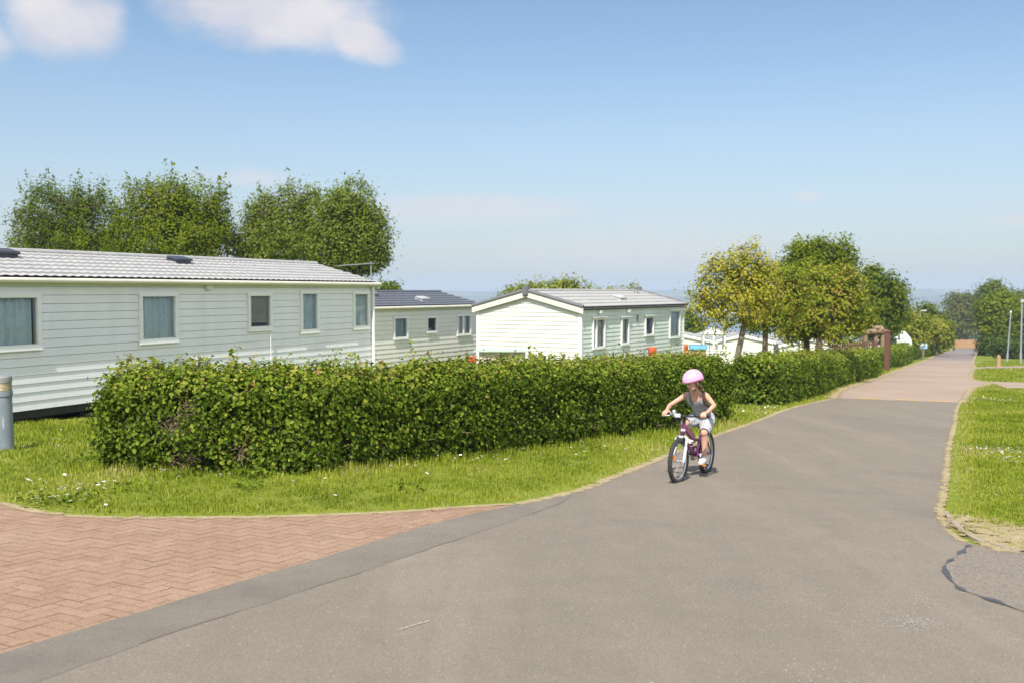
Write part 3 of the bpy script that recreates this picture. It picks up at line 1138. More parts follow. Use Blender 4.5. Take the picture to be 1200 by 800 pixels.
hedge('farthest short hedge block on the left of the brick road, before the dark gate', [(41.2, 99.8), (48, 113.5), (55.5, 129)], 1.5, 1.6, 1.6, 9, 1300, 7, .28, group=GB, sprouts=0, clump_r=.2)
DARKH = foliage('dark_hedge_leaf', [(0, (0.025, 0.045, 0.006)), (.5, (0.06, 0.1, 0.012)), (1, (0.12, 0.165, 0.025))], .2, .5, .3, .4)
hedge('dark green hedge behind the lamp posts on the right', [(50.0, 99), (57, 105), (66, 111), (78, 117)], 2.0, 1.5, 1.6, 10, 1700, 7, .26, DARKH, sprouts=0, clump_r=.2)
hedge('low dark shrubs under the big tree right of the wooden gate', [(56.6, 117), (60, 119), (65, 121)], 2.2, 1.7, 1.9, 11, 900, 7, .28, DARKH, sprouts=0, clump_r=.26, cat='shrubs', name='shrub_row')
hedge('small green hedge left of the wooden gate', [(98.0, 226), (100.5, 231), (102.5, 236)], 3.0, 2.0, 2.0, 12, 500, 7, .45, DARKH, sprouts=0, clump_r=.4)

# ================================================================== TREES
GT = 'trees behind the nearest caravan'


def lobe(px, py, rx, ry, Y, dY=0.0, depth=None):
    """crown lobe: centre, half width and half height in photo pixels, at depth Y"""
    c = pt(px, py, Y + dY)
    k = Y / FPX
    return (c, Vector((rx * k, (depth if depth else rx * k * .9), ry * k)))


def tree(label, base, lobes, leaf_m, n_clump=260, per=38, lsize=.13, clump=.34, trunk_r=.12, fork=.35, seed=0, group=None, up=1.0, lean=(0, 0), stems=1, bark_m=None,
         hollow=.45, twig=.7, wid=.62, cat='tree', name='tree', big_limbs=8, shoots=0, sh_len=(.5, 1.3)):
    rng = np.random.default_rng(seed + 100)
    bx, by = base
    B = Vector((bx, by, ground_h(bx, by)))
    root = thing(name, label, cat, B, 0, group)
    vol = np.array([l[1].x * l[1].y * l[1].z for l in lobes]) ** .8
    vol /= vol.sum()
    cent = []
    for i in range(n_clump):
        c, r = lobes[int(rng.choice(len(lobes), p=vol))]
        d = unit(rng.normal(size=(1, 3)))[0]
        rad = hollow + (1 - hollow) * rng.uniform() ** .6
        cent.append(np.array([c.x + d[0] * r.x * rad, c.y + d[1] * r.y * rad, c.z + d[2] * r.z * rad]))
    cent = np.array(cent)
    zmin, zmax = cent[:, 2].min(), cent[:, 2].max()
    pos, nrm, tint = [], [], []
    mid = cent.mean(0)
    for c in cent:
        k = max(6, int(per * rng.uniform(.5, 1.5)))
        s = clump * rng.uniform(.65, 1.3)
        off = rng.normal(size=(k, 3)) * np.array([s, s, s * .75 * up]) * .55
        pos.append(c[None, :] + off)
        o_ = c - mid
        o_ = o_ / (np.linalg.norm(o_) + 1e-6)
        nrm.append(o_[None, :] * .5 + off / s * .8 + rng.normal(size=(k, 3)) * .42 + np.array([[0, -.15, .55]]))
        tint.append(np.clip(rng.normal(.52, .09, k) + rng.normal(0, .17), 0, 1))
    if shoots:
        hi = cent[np.argsort(-cent[:, 2])[:int(len(cent) * .6)]]
        for i in range(shoots):
            c = hi[int(rng.integers(0, len(hi)))]
            L_ = rng.uniform(*sh_len)
            k = int(L_ * per * .55)
            f = rng.uniform(0, 1, k)
            dr = np.array([rng.normal(0, .16) + (c[0] - mid[0]) * .06, rng.normal(0, .16), 1.0])
            pos.append(c[None, :] + f[:, None] * L_ * dr[None, :] + rng.normal(size=(k, 3)) * (.13 * (1.15 - f))[:, None])
            nrm.append(rng.normal(size=(k, 3)) + np.array([[0, -.3, .3]]))
            tint.append(np.clip(rng.normal(.6, .16, k), 0, 1))
    pos, nrm, tint = np.concatenate(pos), np.concatenate(nrm), np.concatenate(tint)
    keep = pos[:, 2] > B.z + .25
    pos, nrm, tint = pos[keep], nrm[keep], tint[keep]
    Bn = np.array(B)
    leaves('crown', pos - Bn, nrm, rng.uniform(.6, 1.35, len(pos)) * lsize, tint, leaf_m, root, rng, wid, .2)
    # trunk, limbs and twigs
    mb = MB()
    H = zmax - B.z
    for st in range(stems):
        t0 = Vector((rng.normal(0, .12), rng.normal(0, .12), 0)) if st else Vector((0, 0, 0))
        fk = t0 + Vector((lean[0] + (rng.normal(0, .35) if st else 0), lean[1], H * fork))
        top = Vector((mid[0] - B.x + rng.normal(0, .2), mid[1] - B.y, H * .86))
        m_ = (t0 + fk) / 2 + Vector((lean[0] * -.12 + rng.normal(0, .03), rng.normal(0, .03), 0))
        tr = trunk_r * (1 if st == 0 else .75)
        mb.tube([t0 + Vector((0, 0, -.15)), t0 + Vector((0, 0, .12)), m_, fk, (fk + top) / 2 + Vector((rng.normal(0, .15), rng.normal(0, .15), 0)), top],
                [tr * 1.5, tr * 1.12, tr, tr * .85, tr * .5, tr * .12], 9)
        picks = cent[rng.choice(len(cent), min(big_limbs, len(cent)), replace=False)] - Bn
        limbs = []
        for p in picks:
            p = Vector(p)
            f = rng.uniform(0, .75)
            a = fk + (top - fk) * f if rng.uniform() < .7 else fk
            m1 = a + (p - a) * .45 + Vector((rng.normal(0, .1), rng.normal(0, .1), .12 * (p - a).length))
            mb.tube([a, m1, p], [tr * .5, tr * .3, tr * .08], 6)
            limbs += [a + (m1 - a) * .7, m1, (m1 + p) / 2, p]
        la_ = np.array([list(v) for v in limbs])
        for c in cent:
            if rng.uniform() > twig:
                continue
            cc = c - Bn
            j = int(np.argmin(((la_ - cc) ** 2).sum(1)))
            a = Vector(la_[j])
            p = Vector(cc)
            if (p - a).length < .05:
                continue
            m1 = (a + p) / 2 + Vector(rng.normal(0, .08 * (p - a).length, 3))
            mb.tube([a, m1, p + (p - a) * .1], [tr * .12, tr * .08, tr * .03], 4)
    mb.build('trunk', bark_m or bark, root, smooth=True)
    return root


F_dark = foliage('leaf_dark', [(0, (0.035, 0.058, 0.002)), (.5, (0.105, 0.15, 0.005)), (1, (0.20, 0.25, 0.012))], .4, .5, .3, .5)
F_mid = foliage('leaf_mid', [(0, (0.06, 0.09, 0.004)), (.5, (0.15, 0.20, 0.008)), (1, (0.26, 0.285, 0.02))], .4, .5, .3, .5)
F_grey = foliage('leaf_greygreen', [(0, (0.06, 0.09, 0.008)), (.5, (0.155, 0.20, 0.018)), (1, (0.30, 0.34, 0.07))], .4, .5, .35, .5)
F_lime = foliage('leaf_lime', [(0, (0.12, 0.155, 0.018)), (.5, (0.22, 0.255, 0.03)), (1, (0.33, 0.33, 0.06))], .35, .5, .3, .5)
F_yel = foliage('leaf_yellow', [(0, (0.19, 0.20, 0.018)), (.45, (0.38, 0.375, 0.03)), (.78, (0.50, 0.44, 0.05)), (1, (0.45, 0.29, 0.10))], .42, .5, .35, .9)
F_may = foliage('leaf_blossom', [(0, (0.075, 0.115, 0.008)), (.45, (0.21, 0.255, 0.018)), (.75, (0.34, 0.32, 0.035)), (1, (0.40, 0.23, 0.09))], .4, .5, .3, .8)
F_olive = foliage('leaf_olive', [(0, (0.05, 0.06, 0.01)), (.5, (0.105, 0.115, 0.018)), (1, (0.18, 0.17, 0.035))], .28, .5, .3, .3)

# group behind the nearest caravan
b0 = pt(70, 300, 46)
tree('dark feathery tree, leftmost behind the nearest caravan', (b0.x, 46), [lobe(30, 268, 24, 36, 46), lobe(58, 255, 30, 40, 46), lobe(95, 252, 30, 38, 46), lobe(120, 262, 25, 42, 46), lobe(70, 300, 60, 30, 46), lobe(110, 300, 45, 30, 46)],
     F_dark, 720, 44, .115, .34, .17, .3, 1, GT, up=2.0, twig=.5, hollow=.3, shoots=150)
b0 = pt(205, 300, 42)
tree('bright green rounded tree with the tallest top behind the nearest caravan roof', (b0.x, 42), [lobe(165, 252, 30, 40, 42), lobe(200, 247, 36, 38, 42), lobe(238, 252, 34, 40, 42), lobe(205, 285, 62, 38, 42), lobe(255, 275, 25, 28, 42), lobe(150, 285, 25, 32, 42)],
     F_mid, 720, 46, .12, .34, .17, .3, 2, GT, up=1.5, twig=.5, hollow=.3, shoots=120, sh_len=(.4, 1.0))
b0 = pt(330, 300, 43)
tree('grey green tree with a ragged flat top behind the roof vent, between two rounder trees', (b0.x, 43), [lobe(308, 260, 26, 38, 43), lobe(340, 250, 26, 36, 43), lobe(368, 252, 20, 36, 43), lobe(330, 290, 50, 35, 43), lobe(286, 288, 20, 28, 43)],
     F_grey, 620, 44, .115, .32, .16, .3, 3, GT, up=1.5, twig=.5, hollow=.3, shoots=110, sh_len=(.4, 1.0))
b0 = pt(420, 300, 38)
tree('grey green dome shaped tree rising over the right end of the nearest caravan roof', (b0.x, 38), [lobe(410, 252, 38, 42, 38), lobe(425, 275, 34, 36, 38), lobe(440, 296, 22, 16, 38), lobe(395, 285, 35, 38, 38), lobe(425, 305, 30, 18, 38)],
     F_grey, 680, 44, .11, .31, .16, .3, 4, GT, up=1.1, twig=.5, hollow=.3, shoots=80, sh_len=(.3, .7))
b0 = pt(452, 340, 70)
tree('small dark tree top peeping out between the first two caravans', (b0.x, 70), [lobe(452, 342, 15, 12, 70), lobe(440, 350, 15, 12, 70)], F_dark, 70, 30, .25, .5, .12, .3, 5)
GM = 'light green trees beyond the third caravan'
b0 = pt(613, 345, 78)
tree('low yellow green tree top left of the taller one, above the third caravan', (b0.x, 78), [lobe(600, 352, 18, 12, 78), lobe(622, 347, 20, 14, 78), lobe(608, 365, 30, 12, 78)], F_lime, 150, 34, .26, .6, .14, .3, 6, GM, hollow=.3)
b0 = pt(658, 345, 76)
tree('tallest yellow green tree top above the third caravan ridge', (b0.x, 76), [lobe(645, 343, 16, 13, 76), lobe(662, 340, 18, 14, 76), lobe(658, 355, 32, 14, 76), lobe(686, 348, 12, 10, 76)], F_lime, 190, 34, .26, .6, .14, .3, 7, GM, up=1.3, hollow=.3)
b0 = pt(722, 350, 80)
tree('sparse ochre tinged tree top beyond the right part of the third caravan roof', (b0.x, 80), [lobe(708, 346, 12, 9, 80), lobe(724, 346, 12, 9, 80), lobe(741, 344, 10, 10, 80), lobe(722, 358, 32, 10, 80)], F_lime, 120, 28, .26, .6, .14, .3, 8, GM, up=1.2, hollow=.3)
# trees along the hedge
b0 = pt(862, 405, 26.5)
tree('thin yellow leaved tree with a leaning trunk and bare twigs, nearest behind the hedge end', (b0.x, 26.5),
     [lobe(842, 318, 24, 22, 26.5), lobe(872, 310, 30, 24, 26.5), lobe(838, 345, 30, 26, 26.5), lobe(866, 350, 38, 32, 26.5), lobe(895, 342, 24, 32, 26.5), lobe(880, 292, 16, 16, 26.5), lobe(818, 350, 13, 20, 26.5), lobe(845, 375, 25, 15, 26.5)],
     F_yel, 520, 20, .08, .22, .085, .55, 9, lean=(.30, 0), twig=1.0, big_limbs=12, hollow=.25, shoots=30, sh_len=(.3, .7), bark_m=bark_pale)
b0 = pt(897, 400, 33)
tree('small pink flushed green tree just right of the yellow one', (b0.x, 33), [lobe(908, 330, 26, 28, 33), lobe(905, 360, 32, 28, 33), lobe(925, 345, 24, 30, 33), lobe(890, 375, 22, 16, 33)],
     F_may, 400, 28, .10, .27, .10, .48, 10, twig=.9, big_limbs=12, hollow=.3)
b0 = pt(945, 400, 37)
tree('broad yellow green tree with pinkish blossom, in front of the dark dome', (b0.x, 37), [lobe(950, 335, 38, 28, 37), lobe(985, 340, 34, 30, 37), lobe(955, 365, 45, 28, 37), lobe(995, 368, 28, 28, 37), lobe(970, 388, 40, 14, 37), lobe(930, 380, 28, 22, 37)],
     F_may, 600, 30, .125, .32, .13, .36, 11, twig=.7, hollow=.3)
b0 = pt(960, 400, 46)
tree('tall bright green dome shaped tree standing behind the blossoming one', (b0.x, 46), [lobe(945, 305, 26, 28, 46), lobe(970, 302, 30, 26, 46), lobe(990, 320, 16, 24, 46), lobe(955, 340, 45, 35, 46), lobe(930, 320, 16, 22, 46)],
     F_mid, 440, 40, .15, .40, .17, .3, 12, hollow=.3, shoots=40, sh_len=(.4, .8))
b0 = pt(1035, 400, 74)
tree('dark green tree with a pointed tip, right of the bright dome', (b0.x, 74), [lobe(1020, 340, 16, 26, 74), lobe(1040, 342, 22, 22, 74), lobe(1030, 370, 32, 30, 74), lobe(1052, 352, 12, 12, 74), lobe(1019, 318, 5, 10, 74)],
     F_dark, 330, 40, .26, .62, .2, .25, 13, hollow=.3)
GR = 'trees lining the far end of the road'
b0 = pt(1060, 405, 88)
tree('olive green tree behind the hedge beside the far lamp post', (b0.x, 88), [lobe(1058, 378, 20, 18, 88), lobe(1075, 382, 16, 18, 88), lobe(1062, 395, 24, 14, 88)], F_may, 170, 34, .26, .65, .16, .3, 14, GR, hollow=.3)
b0 = pt(1087, 405, 128)
tree('dark small tree showing above the olive ones, left of the far road end', (b0.x, 128), [lobe(1085, 366, 10, 11, 128), lobe(1090, 380, 14, 16, 128), lobe(1102, 388, 10, 18, 128)], F_dark, 150, 34, .38, .9, .2, .3, 15, GR, hollow=.3)
b0 = pt(1098, 405, 108)
tree('low olive tree over the dark fence panel at the far road end', (b0.x, 108), [lobe(1097, 386, 12, 12, 108), lobe(1104, 394, 10, 12, 108)], F_may, 90, 34, .34, .8, .16, .3, 16, GR, hollow=.3)
b0 = pt(1126, 400, 268)
tree('brownish dark tree straight beyond the wooden gate', (b0.x, 268), [lobe(1125, 358, 20, 15, 268), lobe(1126, 378, 26, 26, 268), lobe(1140, 368, 16, 24, 268), lobe(1112, 385, 12, 20, 268)], F_olive, 330, 36, .75, 1.7, .4, .3, 17, GR, hollow=.3)
b0 = pt(1160, 408, 122)
tree('wide mid green tree on the right behind the lamp posts', (b0.x, 122), [lobe(1160, 368, 14, 18, 122), lobe(1172, 362, 18, 20, 122), lobe(1166, 388, 16, 22, 122), lobe(1185, 380, 18, 28, 122), lobe(1158, 392, 6, 13, 122)], F_mid, 420, 36, .36, .85, .3, .25, 18, GR, hollow=.3)
b0 = pt(1205, 408, 112)
tree('green tree cut by the right edge behind the taller lamp post', (b0.x, 112), [lobe(1200, 375, 20, 24, 112), lobe(1212, 388, 22, 24, 112), lobe(1225, 365, 22, 30, 112)], F_mid, 260, 36, .34, .8, .25, .25, 19, GR, hollow=.3)
b0 = pt(1163, 400, 215)
tree('tall loose crowned tree rising behind the others on the far right', (b0.x, 215), [lobe(1165, 338, 12, 8, 215), lobe(1153, 343, 9, 7, 215), lobe(1160, 360, 18, 20, 215)], F_dark, 170, 32, .6, 1.3, .4, .4, 20, GR, hollow=.3)
b0 = pt(1192, 400, 205)
tree('dark tree top at the right edge beyond the lamp head', (b0.x, 205), [lobe(1190, 350, 12, 9, 205), lobe(1202, 352, 14, 12, 205), lobe(1192, 372, 18, 22, 205)], F_dark, 160, 32, .6, 1.3, .4, .4, 21, GR, hollow=.3)
b0 = pt(808, 380, 120)
tree('small dark tree in the gap right of the third caravan', (b0.x, 120), [lobe(808, 378, 10, 14, 120), lobe(816, 390, 10, 8, 120), lobe(800, 388, 12, 12, 120)], F_dark, 110, 32, .4, .8, .16, .3, 22)
# ================================================================== STATIC CARAVANS
white_pvc = plain('white_pvc', (0.8, 0.8, 0.78), 0.35, 0.03, 3, dirt=0.12)
cream_pvc = plain('cream_pvc', (0.70, 0.67, 0.565), 0.4, 0.06, 4, dirt=0.15)
clad_grey = plain('cladding_pale_grey', (0.765, 0.775, 0.775), 0.45, 0.035, 1.3, stretch=(2.5, 2.5, .35), dirt=0.14)
clad_cream = plain('cladding_cream_green', (0.72, 0.715, 0.645), 0.45, 0.04, 1.3, stretch=(2.5, 2.5, .35), dirt=0.14)
clad_mint = plain('cladding_mint', (0.65, 0.72, 0.66), 0.45, 0.04, 1.3, stretch=(2.5, 2.5, .35), dirt=0.14)
clad_ivory = plain('cladding_ivory', (0.68, 0.675, 0.60), 0.45, 0.03, 1.3, stretch=(2.5, 2.5, .35), dirt=0.1)
roof_pale = plain('roof_pale', (0.40, 0.395, 0.38), 0.5, 0.1, 5, dirt=0.25, metal=0.0)
roof_slate = plain('roof_slate', (0.115, 0.125, 0.145), 0.45, 0.12, 5)
roof_grey = plain('roof_grey', (0.36, 0.355, 0.34), 0.5, 0.1, 5, dirt=0.2)
dark_trim = plain('dark_trim', (0.14, 0.145, 0.155), 0.45, 0.1)
vent_m = plain('vent_plastic', (0.055, 0.06, 0.075), 0.4, 0.15)
under_m = plain('chassis_dark', (0.03, 0.028, 0.026), 0.9, 0.3)
steel = plain('galvanised', (0.33, 0.34, 0.35), 0.45, 0.15, 12, metal=0.5)
inside_m = plain('room_wall', (0.6, 0.55, 0.47), 0.9, 0.1)
cur_teal = plain('curtain_teal', (0.64, 0.74, 0.77), 0.9, 0.12, 8)
cur_blue = plain('curtain_blue', (0.45, 0.54, 0.62), 0.9, 0.12, 8)
cur_white = plain('net_curtain', (0.78, 0.82, 0.82), 0.9, 0.08, 8)
blind_m = plain('blind_taupe', (0.42, 0.40, 0.34), 0.9, 0.08, 8)
pane_m = glass('window_glass', (0.93, 0.97, 0.97), 1.1)
brick_red = plain('timber_board', (0.22, 0.14, 0.08), 0.8, 0.25, 6, stretch=(.3, 3, 3))


def panel(mb, u0, u1, z0, z1, h, to3, lap=0.013):
    """lapped boards between u0..u1, z0..z1; to3(u, outward, z) -> point"""
    k = math.floor(z0 / h + 1e-6)
    while k * h < z1 - 1e-5:
        a, b = max(z0, k * h), min(z1, (k + 1) * h)
        oa = lap * (1 - (a - k * h) / h) + .003
        ob = lap * (1 - (b - k * h) / h) + .003
        gv = .008 if b >= (k + 1) * h - 1e-5 else 0
        mb.add([to3(u0, oa, a), to3(u1, oa, a), to3(u1, ob, b - gv), to3(u0, ob, b - gv)], [(0, 1, 2, 3)])
        if gv:
            mb.add([to3(u0, ob, b - gv), to3(u1, ob, b - gv), to3(u1, -.012, b - gv * .6), to3(u0, -.012, b - gv * .6), to3(u0, -.012, b), to3(u1, -.012, b)], [(0, 1, 2, 3), (3, 2, 5, 4)])
        mb.add([to3(u0, -.012, a), to3(u1, -.012, a), to3(u1, oa, a), to3(u0, oa, a)], [(0, 1, 2, 3)])
        k += 1


def window(root, u0, u1, z0, z1, kind='curtain', cur=None, fr=0.07, split=None, mat=None, hood=False):
    """frame standing proud of the boards, real opening, pane, curtain or blind behind it"""
    mb = MB()
    fo, fi = -0.055, 0.07

    def bar(a, b, c, d, y0=fo, y1=fi):
        mb.box(a, b, y0, y1, c, d, 0, .006)
    bar(u0, u1, z0, z0 + fr)
    bar(u0, u1, z1 - fr, z1)
    bar(u0, u0 + fr, z0 + fr - .002, z1 - fr + .002, fo + .002)
    bar(u1 - fr, u1, z0 + fr - .002, z1 - fr + .002, fo + .002)
    if split:
        s = u0 + (u1 - u0) * split
        bar(s - .035, s + .035, z0 + fr - .002, z1 - fr + .002, fo + .004)
    w_ = mb.build('window', mat or white_pvc, root)
    g = MB().add([(u0 + fr, -.005, z0 + fr), (u1 - fr, -.005, z0 + fr), (u1 - fr, -.005, z1 - fr), (u0 + fr, -.005, z1 - fr)], [(0, 1, 2, 3)])
    g.build('pane', pane_m, w_)
    s = MB().box(u0 - .015, u1 + .015, -.068, -.03, z0 - .02, z0 + .004, 0, .005)
    s.build('sill', mat or white_pvc, w_)
    if hood:
        MB().box(u0 - .05, u1 + .05, -.10, -.0, z1 + .004, z1 + .035, 0, .005).build('hood', mat or white_pvc, w_)
    if kind == 'curtain':
        c = MB()
        n = max(8, int((u1 - u0) / .025))
        rng_ = random.Random(int(u0 * 100))
        vs = []
        for i in range(n + 1):
            if len(vs) == 0:
                ph_ = 0.0
            ph_ += rng_.uniform(.5, 1.5)
            u = u0 + .02 + (u1 - u0 - .04) * (.93 if (u1 - u0) > .7 else .98) * i / n
            y = .095 + .036 * math.sin(ph_) + .014 * math.sin(i * .37)
            vs += [(u, y, z0 + .05), (u, y, z1 - .03)]
        c.add(vs, [(2 * i, 2 * i + 2, 2 * i + 3, 2 * i + 1) for i in range(n)])
        c.build('curtain', cur or cur_teal, w_, smooth=True)
    elif kind == 'blind':
        c = MB()
        zt = z1 - .03
        while zt > z0 + .17:
            c.box(u0 + .05, u1 - .05, .06, .085, zt - .03, zt - .002)
            zt -= .034
        c.build('blind', blind_m, w_)
    elif kind == 'objects':
        c = MB().lathe([(.05, 0), (.06, .06), (.035, .12), (.03, .16)], ((u0 + u1) / 2 - .05, .12, z0 + fr))
        c.box((u0 + u1) / 2 + .04, (u0 + u1) / 2 + .16, .1, .18, z0 + fr, z0 + fr + .1)
        c.build('sill_ornaments', plain('ornament', (0.3, 0.5, 0.65), 0.4, 0.3, 12), w_)
    return w_


def caravan(label, p0, yaw, L0, L1, W, H, rise, clad, gable_clad, roof_m, wins, group, tile=(.2, .3), gutter=True, trim=None, board=.147, fascia=None, name='static_caravan', over=.13, ov_g=.1):
    root = thing(name, label, 'caravan', p0, math.pi / 2 - yaw, group)
    trim = trim or white_pvc
    # long wall that we see, with real openings
    mb = MB()
    side = lambda u, o, z: (u, -o, z)
    us = sorted(wins, key=lambda w_: w_[0])
    cur = L0
    for w_ in us:
        a, b = w_[0] + .02, w_[1] - .02
        panel(mb, cur, a, 0, H, board, side)
        panel(mb, a, b, 0, w_[2] + .02, board, side)
        panel(mb, a, b, w_[3] - .02, H, board, side)
        cur = b
    panel(mb, cur, L1, 0, H, board, side)
    # other long wall
    panel(mb, L0, L1, 0, H, board, lambda u, o, z: (u, W + o, z))
    mb.build('wall', clad, root)
    # gables
    for ue, sg in ((L0, -1), (L1, 1)):
        mg = MB()
        k = 0
        top = H + rise
        while k * board < top - 1e-4:
            a, b = k * board, min((k + 1) * board, top)

            def yr(z):
                if z <= H:
                    return 0, W
                f = (z - H) / rise * W / 2
                return f, W - f
            cuts = [a, b] if not (a < H < b) else [a, H, b]
            for c0, c1_ in zip(cuts, cuts[1:]):
                o0 = .016 * (1 - (c0 - a) / board) + .003
                o1 = .016 * (1 - (c1_ - a) / board) + .003
                y0, y1 = yr(c0); y2, y3 = yr(c1_)
                mg.add([(ue + sg * o0, y0, c0), (ue + sg * o0, y1, c0), (ue + sg * o1, y3, c1_), (ue + sg * o1, y2, c1_)], [(0, 1, 2, 3)])
            y0, y1 = yr(a)
            mg.add([(ue, y0, a), (ue, y1, a), (ue + sg * .019, y1, a), (ue + sg * .019, y0, a)], [(0, 1, 2, 3)])
            k += 1
        mg.build('gable', gable_clad, root)
    # corner posts
    for ue in (L0, L1):
        sg = -1 if ue == L0 else 1
        for ye in (0, W):
            s2 = -1 if ye == 0 else 1
            mc = MB().box(min(ue - sg * .07, ue + sg * .03), max(ue - sg * .07, ue + sg * .03), min(ye - s2 * .07, ye + s2 * .03), max(ye - s2 * .07, ye + s2 * .03), -.03, H, 0, .006)
            mc.build('corner_trim', trim, root)
    # floor, room and chassis
    MB().box(L0 + .02, L1 - .02, .03, W - .03, -.14, -.01).build('floor', under_m, root)
    mr = MB()
    mr.add([(L0 + .1, 1.9, 0), (L1 - .1, 1.9, 0), (L1 - .1, 1.9, H), (L0 + .1, 1.9, H)], [(0, 1, 2, 3)])
    mr.add([(L0 + .1, .13, .02), (L1 - .1, .13, .02), (L1 - .1, 1.9, .02), (L0 + .1, 1.9, .02)], [(0, 1, 2, 3)])
    mr.add([(L0 + .1, .03, H - .03), (L1 - .1, .03, H - .03), (L1 - .1, 1.9, H - .03), (L0 + .1, 1.9, H - .03)], [(0, 1, 2, 3)])
    mr.build('room', inside_m, root)
    # roof of pressed tiles
    mrf = MB()
    tw, tl = tile
    slope = math.hypot(W / 2 + over, rise * (W / 2 + over) / (W / 2))
    nr = max(3, round(slope / tl))
    for sgn in (0, 1):
        nu = int((L1 - L0 + 2 * ov_g) / tw * 6)
        rows = []
        for r in range(nr):
            for f in (0.0, .35, .7, .985):
                rows.append((r + f, .034 * f))
        rows.append((nr - .001, .034))
        vs = []
        for (rr_, lift) in rows:
            d = rr_ / nr
            y = W / 2 - d * (W / 2 + over)
            z = H + rise - d * (W / 2 + over) * rise / (W / 2)
            for i in range(nu + 1):
                u = L0 - ov_g + (L1 - L0 + 2 * ov_g) * i / nu
                wv = .008 * math.sin(2 * math.pi * (u / tw))
                yy = y if sgn == 0 else W - y
                vs.append((u, yy, z + .035 + lift + wv))
        k = nu + 1
        fs = [(i * k + j, i * k + j + 1, (i + 1) * k + j + 1, (i + 1) * k + j) for i in range(len(rows) - 1) for j in range(nu)]
        mrf.add(vs, fs)
        # underside
        a = (W / 2, H + rise + .0) if sgn == 0 else (W / 2, H + rise)
        ye = -over if sgn == 0 else W + over
        ze = H - over * rise / (W / 2)
        mrf.add([(L0 - ov_g, W / 2, H + rise + .004), (L1 + ov_g, W / 2, H + rise + .004), (L1 + ov_g, ye, ze + .004), (L0 - ov_g, ye, ze + .004)], [(0, 1, 2, 3)])
    # ridge
    mrf.tube([(L0 - ov_g, W / 2, H + rise + .055), (L1 + ov_g, W / 2, H + rise + .055)], .05, 8)
    rf = mrf.build('roof', roof_m, root)
    # barge boards at both gables
    fm = fascia or trim
    for ue, sg in ((L0 - ov_g, -1), (L1 + ov_g, 1)):
        mf = MB()
        mk = MB()
        for s2 in (0, 1):
            y0, z0 = (W / 2, H + rise)
            y1, z1 = (-over, H - over * rise / (W / 2)) if s2 == 0 else (W + over, H - over * rise / (W / 2))
            x0, x1 = (ue - .0, ue + .03) if sg > 0 else (ue - .03, ue)
            d_ = .15
            mf.add([(x0, y0, z0 - d_), (x1, y0, z0 - d_), (x1, y0, z0 + .02), (x0, y0, z0 + .02), (x0, y1, z1 - d_), (x1, y1, z1 - d_), (x1, y1, z1 + .02), (x0, y1, z1 + .02)],
                   [(0, 1, 2, 3), (7, 6, 5, 4), (0, 4, 5, 1), (1, 5, 6, 2), (2, 6, 7, 3), (3, 7, 4, 0)])
            mk.tube([(ue, y0, z0 + .06), (ue, y1, z1 + .06)], .06, 8)
        if fascia:
            mk.box(ue - .09, ue + .09, W / 2 - .1, W / 2 + .1, H + rise - .12, H + rise + .17, 0, .03)
        mf.build('bargeboard', trim if not fascia else fascia, root)
        if fascia:
            mk.build('verge_cap', dark_trim, root)
    # eaves
    ze = H - over * rise / (W / 2)
    if gutter:
        mgut = MB()
        mgut.box(L0 - .05, L1 + .1, -.10, .0, ze - .075, ze - .012, 0, .01)
        mgut.tube([(L0 - .06, -over - .03, ze - .012), (L1 + .12, -over - .03, ze - .012)], .045, 10)
        mgut.build('gutter', cream_pvc, root)
    else:
        MB().box(L0 - .05, L1 + .1, -.06, .0, ze - .05, ze - .004, 0, .004).build('eaves_board', dark_trim, root)
    return root


def roof_vent(root, u, y, W, H, rise, m=vent_m, s=1.0):
    z = H + rise * (y / (W / 2)) + .06
    a = math.atan(rise / (W / 2))
    mb = MB()
    for (x0, x1, y0, y1, z0, z1) in ((-.22 * s, .22 * s, -.16 * s, .16 * s, -.03, .05), (-.25 * s, .25 * s, -.19 * s, .12 * s, .05, .10)):
        k = len(mb.v)
        mb.box(x0, x1, y0, y1, z0, z1, 0, .012)
    mb.v = [(u + vx, y + vy * math.cos(a), z + vz + vy * math.sin(a)) for vx, vy, vz in mb.v]
    mb.build('roof_vent', m, root)


GC = 'static caravans on the slope'
# ---- nearest
Z1 = -0.33
c1 = caravan('long pale grey static caravan nearest the camera, light tiled roof and five white windows', (-3.67, 26.3, Z1), R(24.3), -12.3, 0, 3.7, 2.2, .47, clad_grey, clad_grey, roof_pale,
             [(-11.95, -10.43, 1.01, 1.95), (-8.24, -7.21, .98, 1.96), (-5.10, -4.25, 1.11, 1.955), (-3.21, -2.46, .985, 2.0), (-.99, -.21, 1.0, 1.98)], GC, tile=(.19, .3))
window(c1, -11.95, -10.43, 1.01, 1.95, 'curtain', cur_teal, .085)
window(c1, -8.24, -7.21, .98, 1.96, 'curtain', cur_teal, .09)
window(c1, -5.10, -4.25, 1.11, 1.955, 'blind', None, .09)
window(c1, -3.21, -2.46, .985, 2.0, 'curtain', cur_teal, .09)
window(c1, -.99, -.21, 1.0, 1.98, 'curtain', cur_teal, .09)
roof_vent(c1, -10.0, 1.42, 3.7, 2.2, .47)
roof_vent(c1, -5.6, 1.42, 3.7, 2.2, .47)
MB().box(-6.42, -6.26, -.09, -.016, 2.0, 2.14, 0, .01).build('flue_cover', cream_pvc, c1)
mb = MB()
mb.tube([(-.12, -.085, 2.1), (-.12, -.085, -.2)], .038, 10)
mb.build('downpipe', white_pvc, c1)
mb = MB().tube([(-4.35, -.05, 1.05), (-4.35, -.05, .3)], .009, 6)
mb.build('waste_pipe', clad_grey, c1)
mb = MB()
mb.tube([(-.05, .02, 2.1), (-.05, .02, 2.75)], .018, 8)
mb.tube([(-1.05, .35, 2.62), (-.0, -.02, 2.70)], .014, 6)
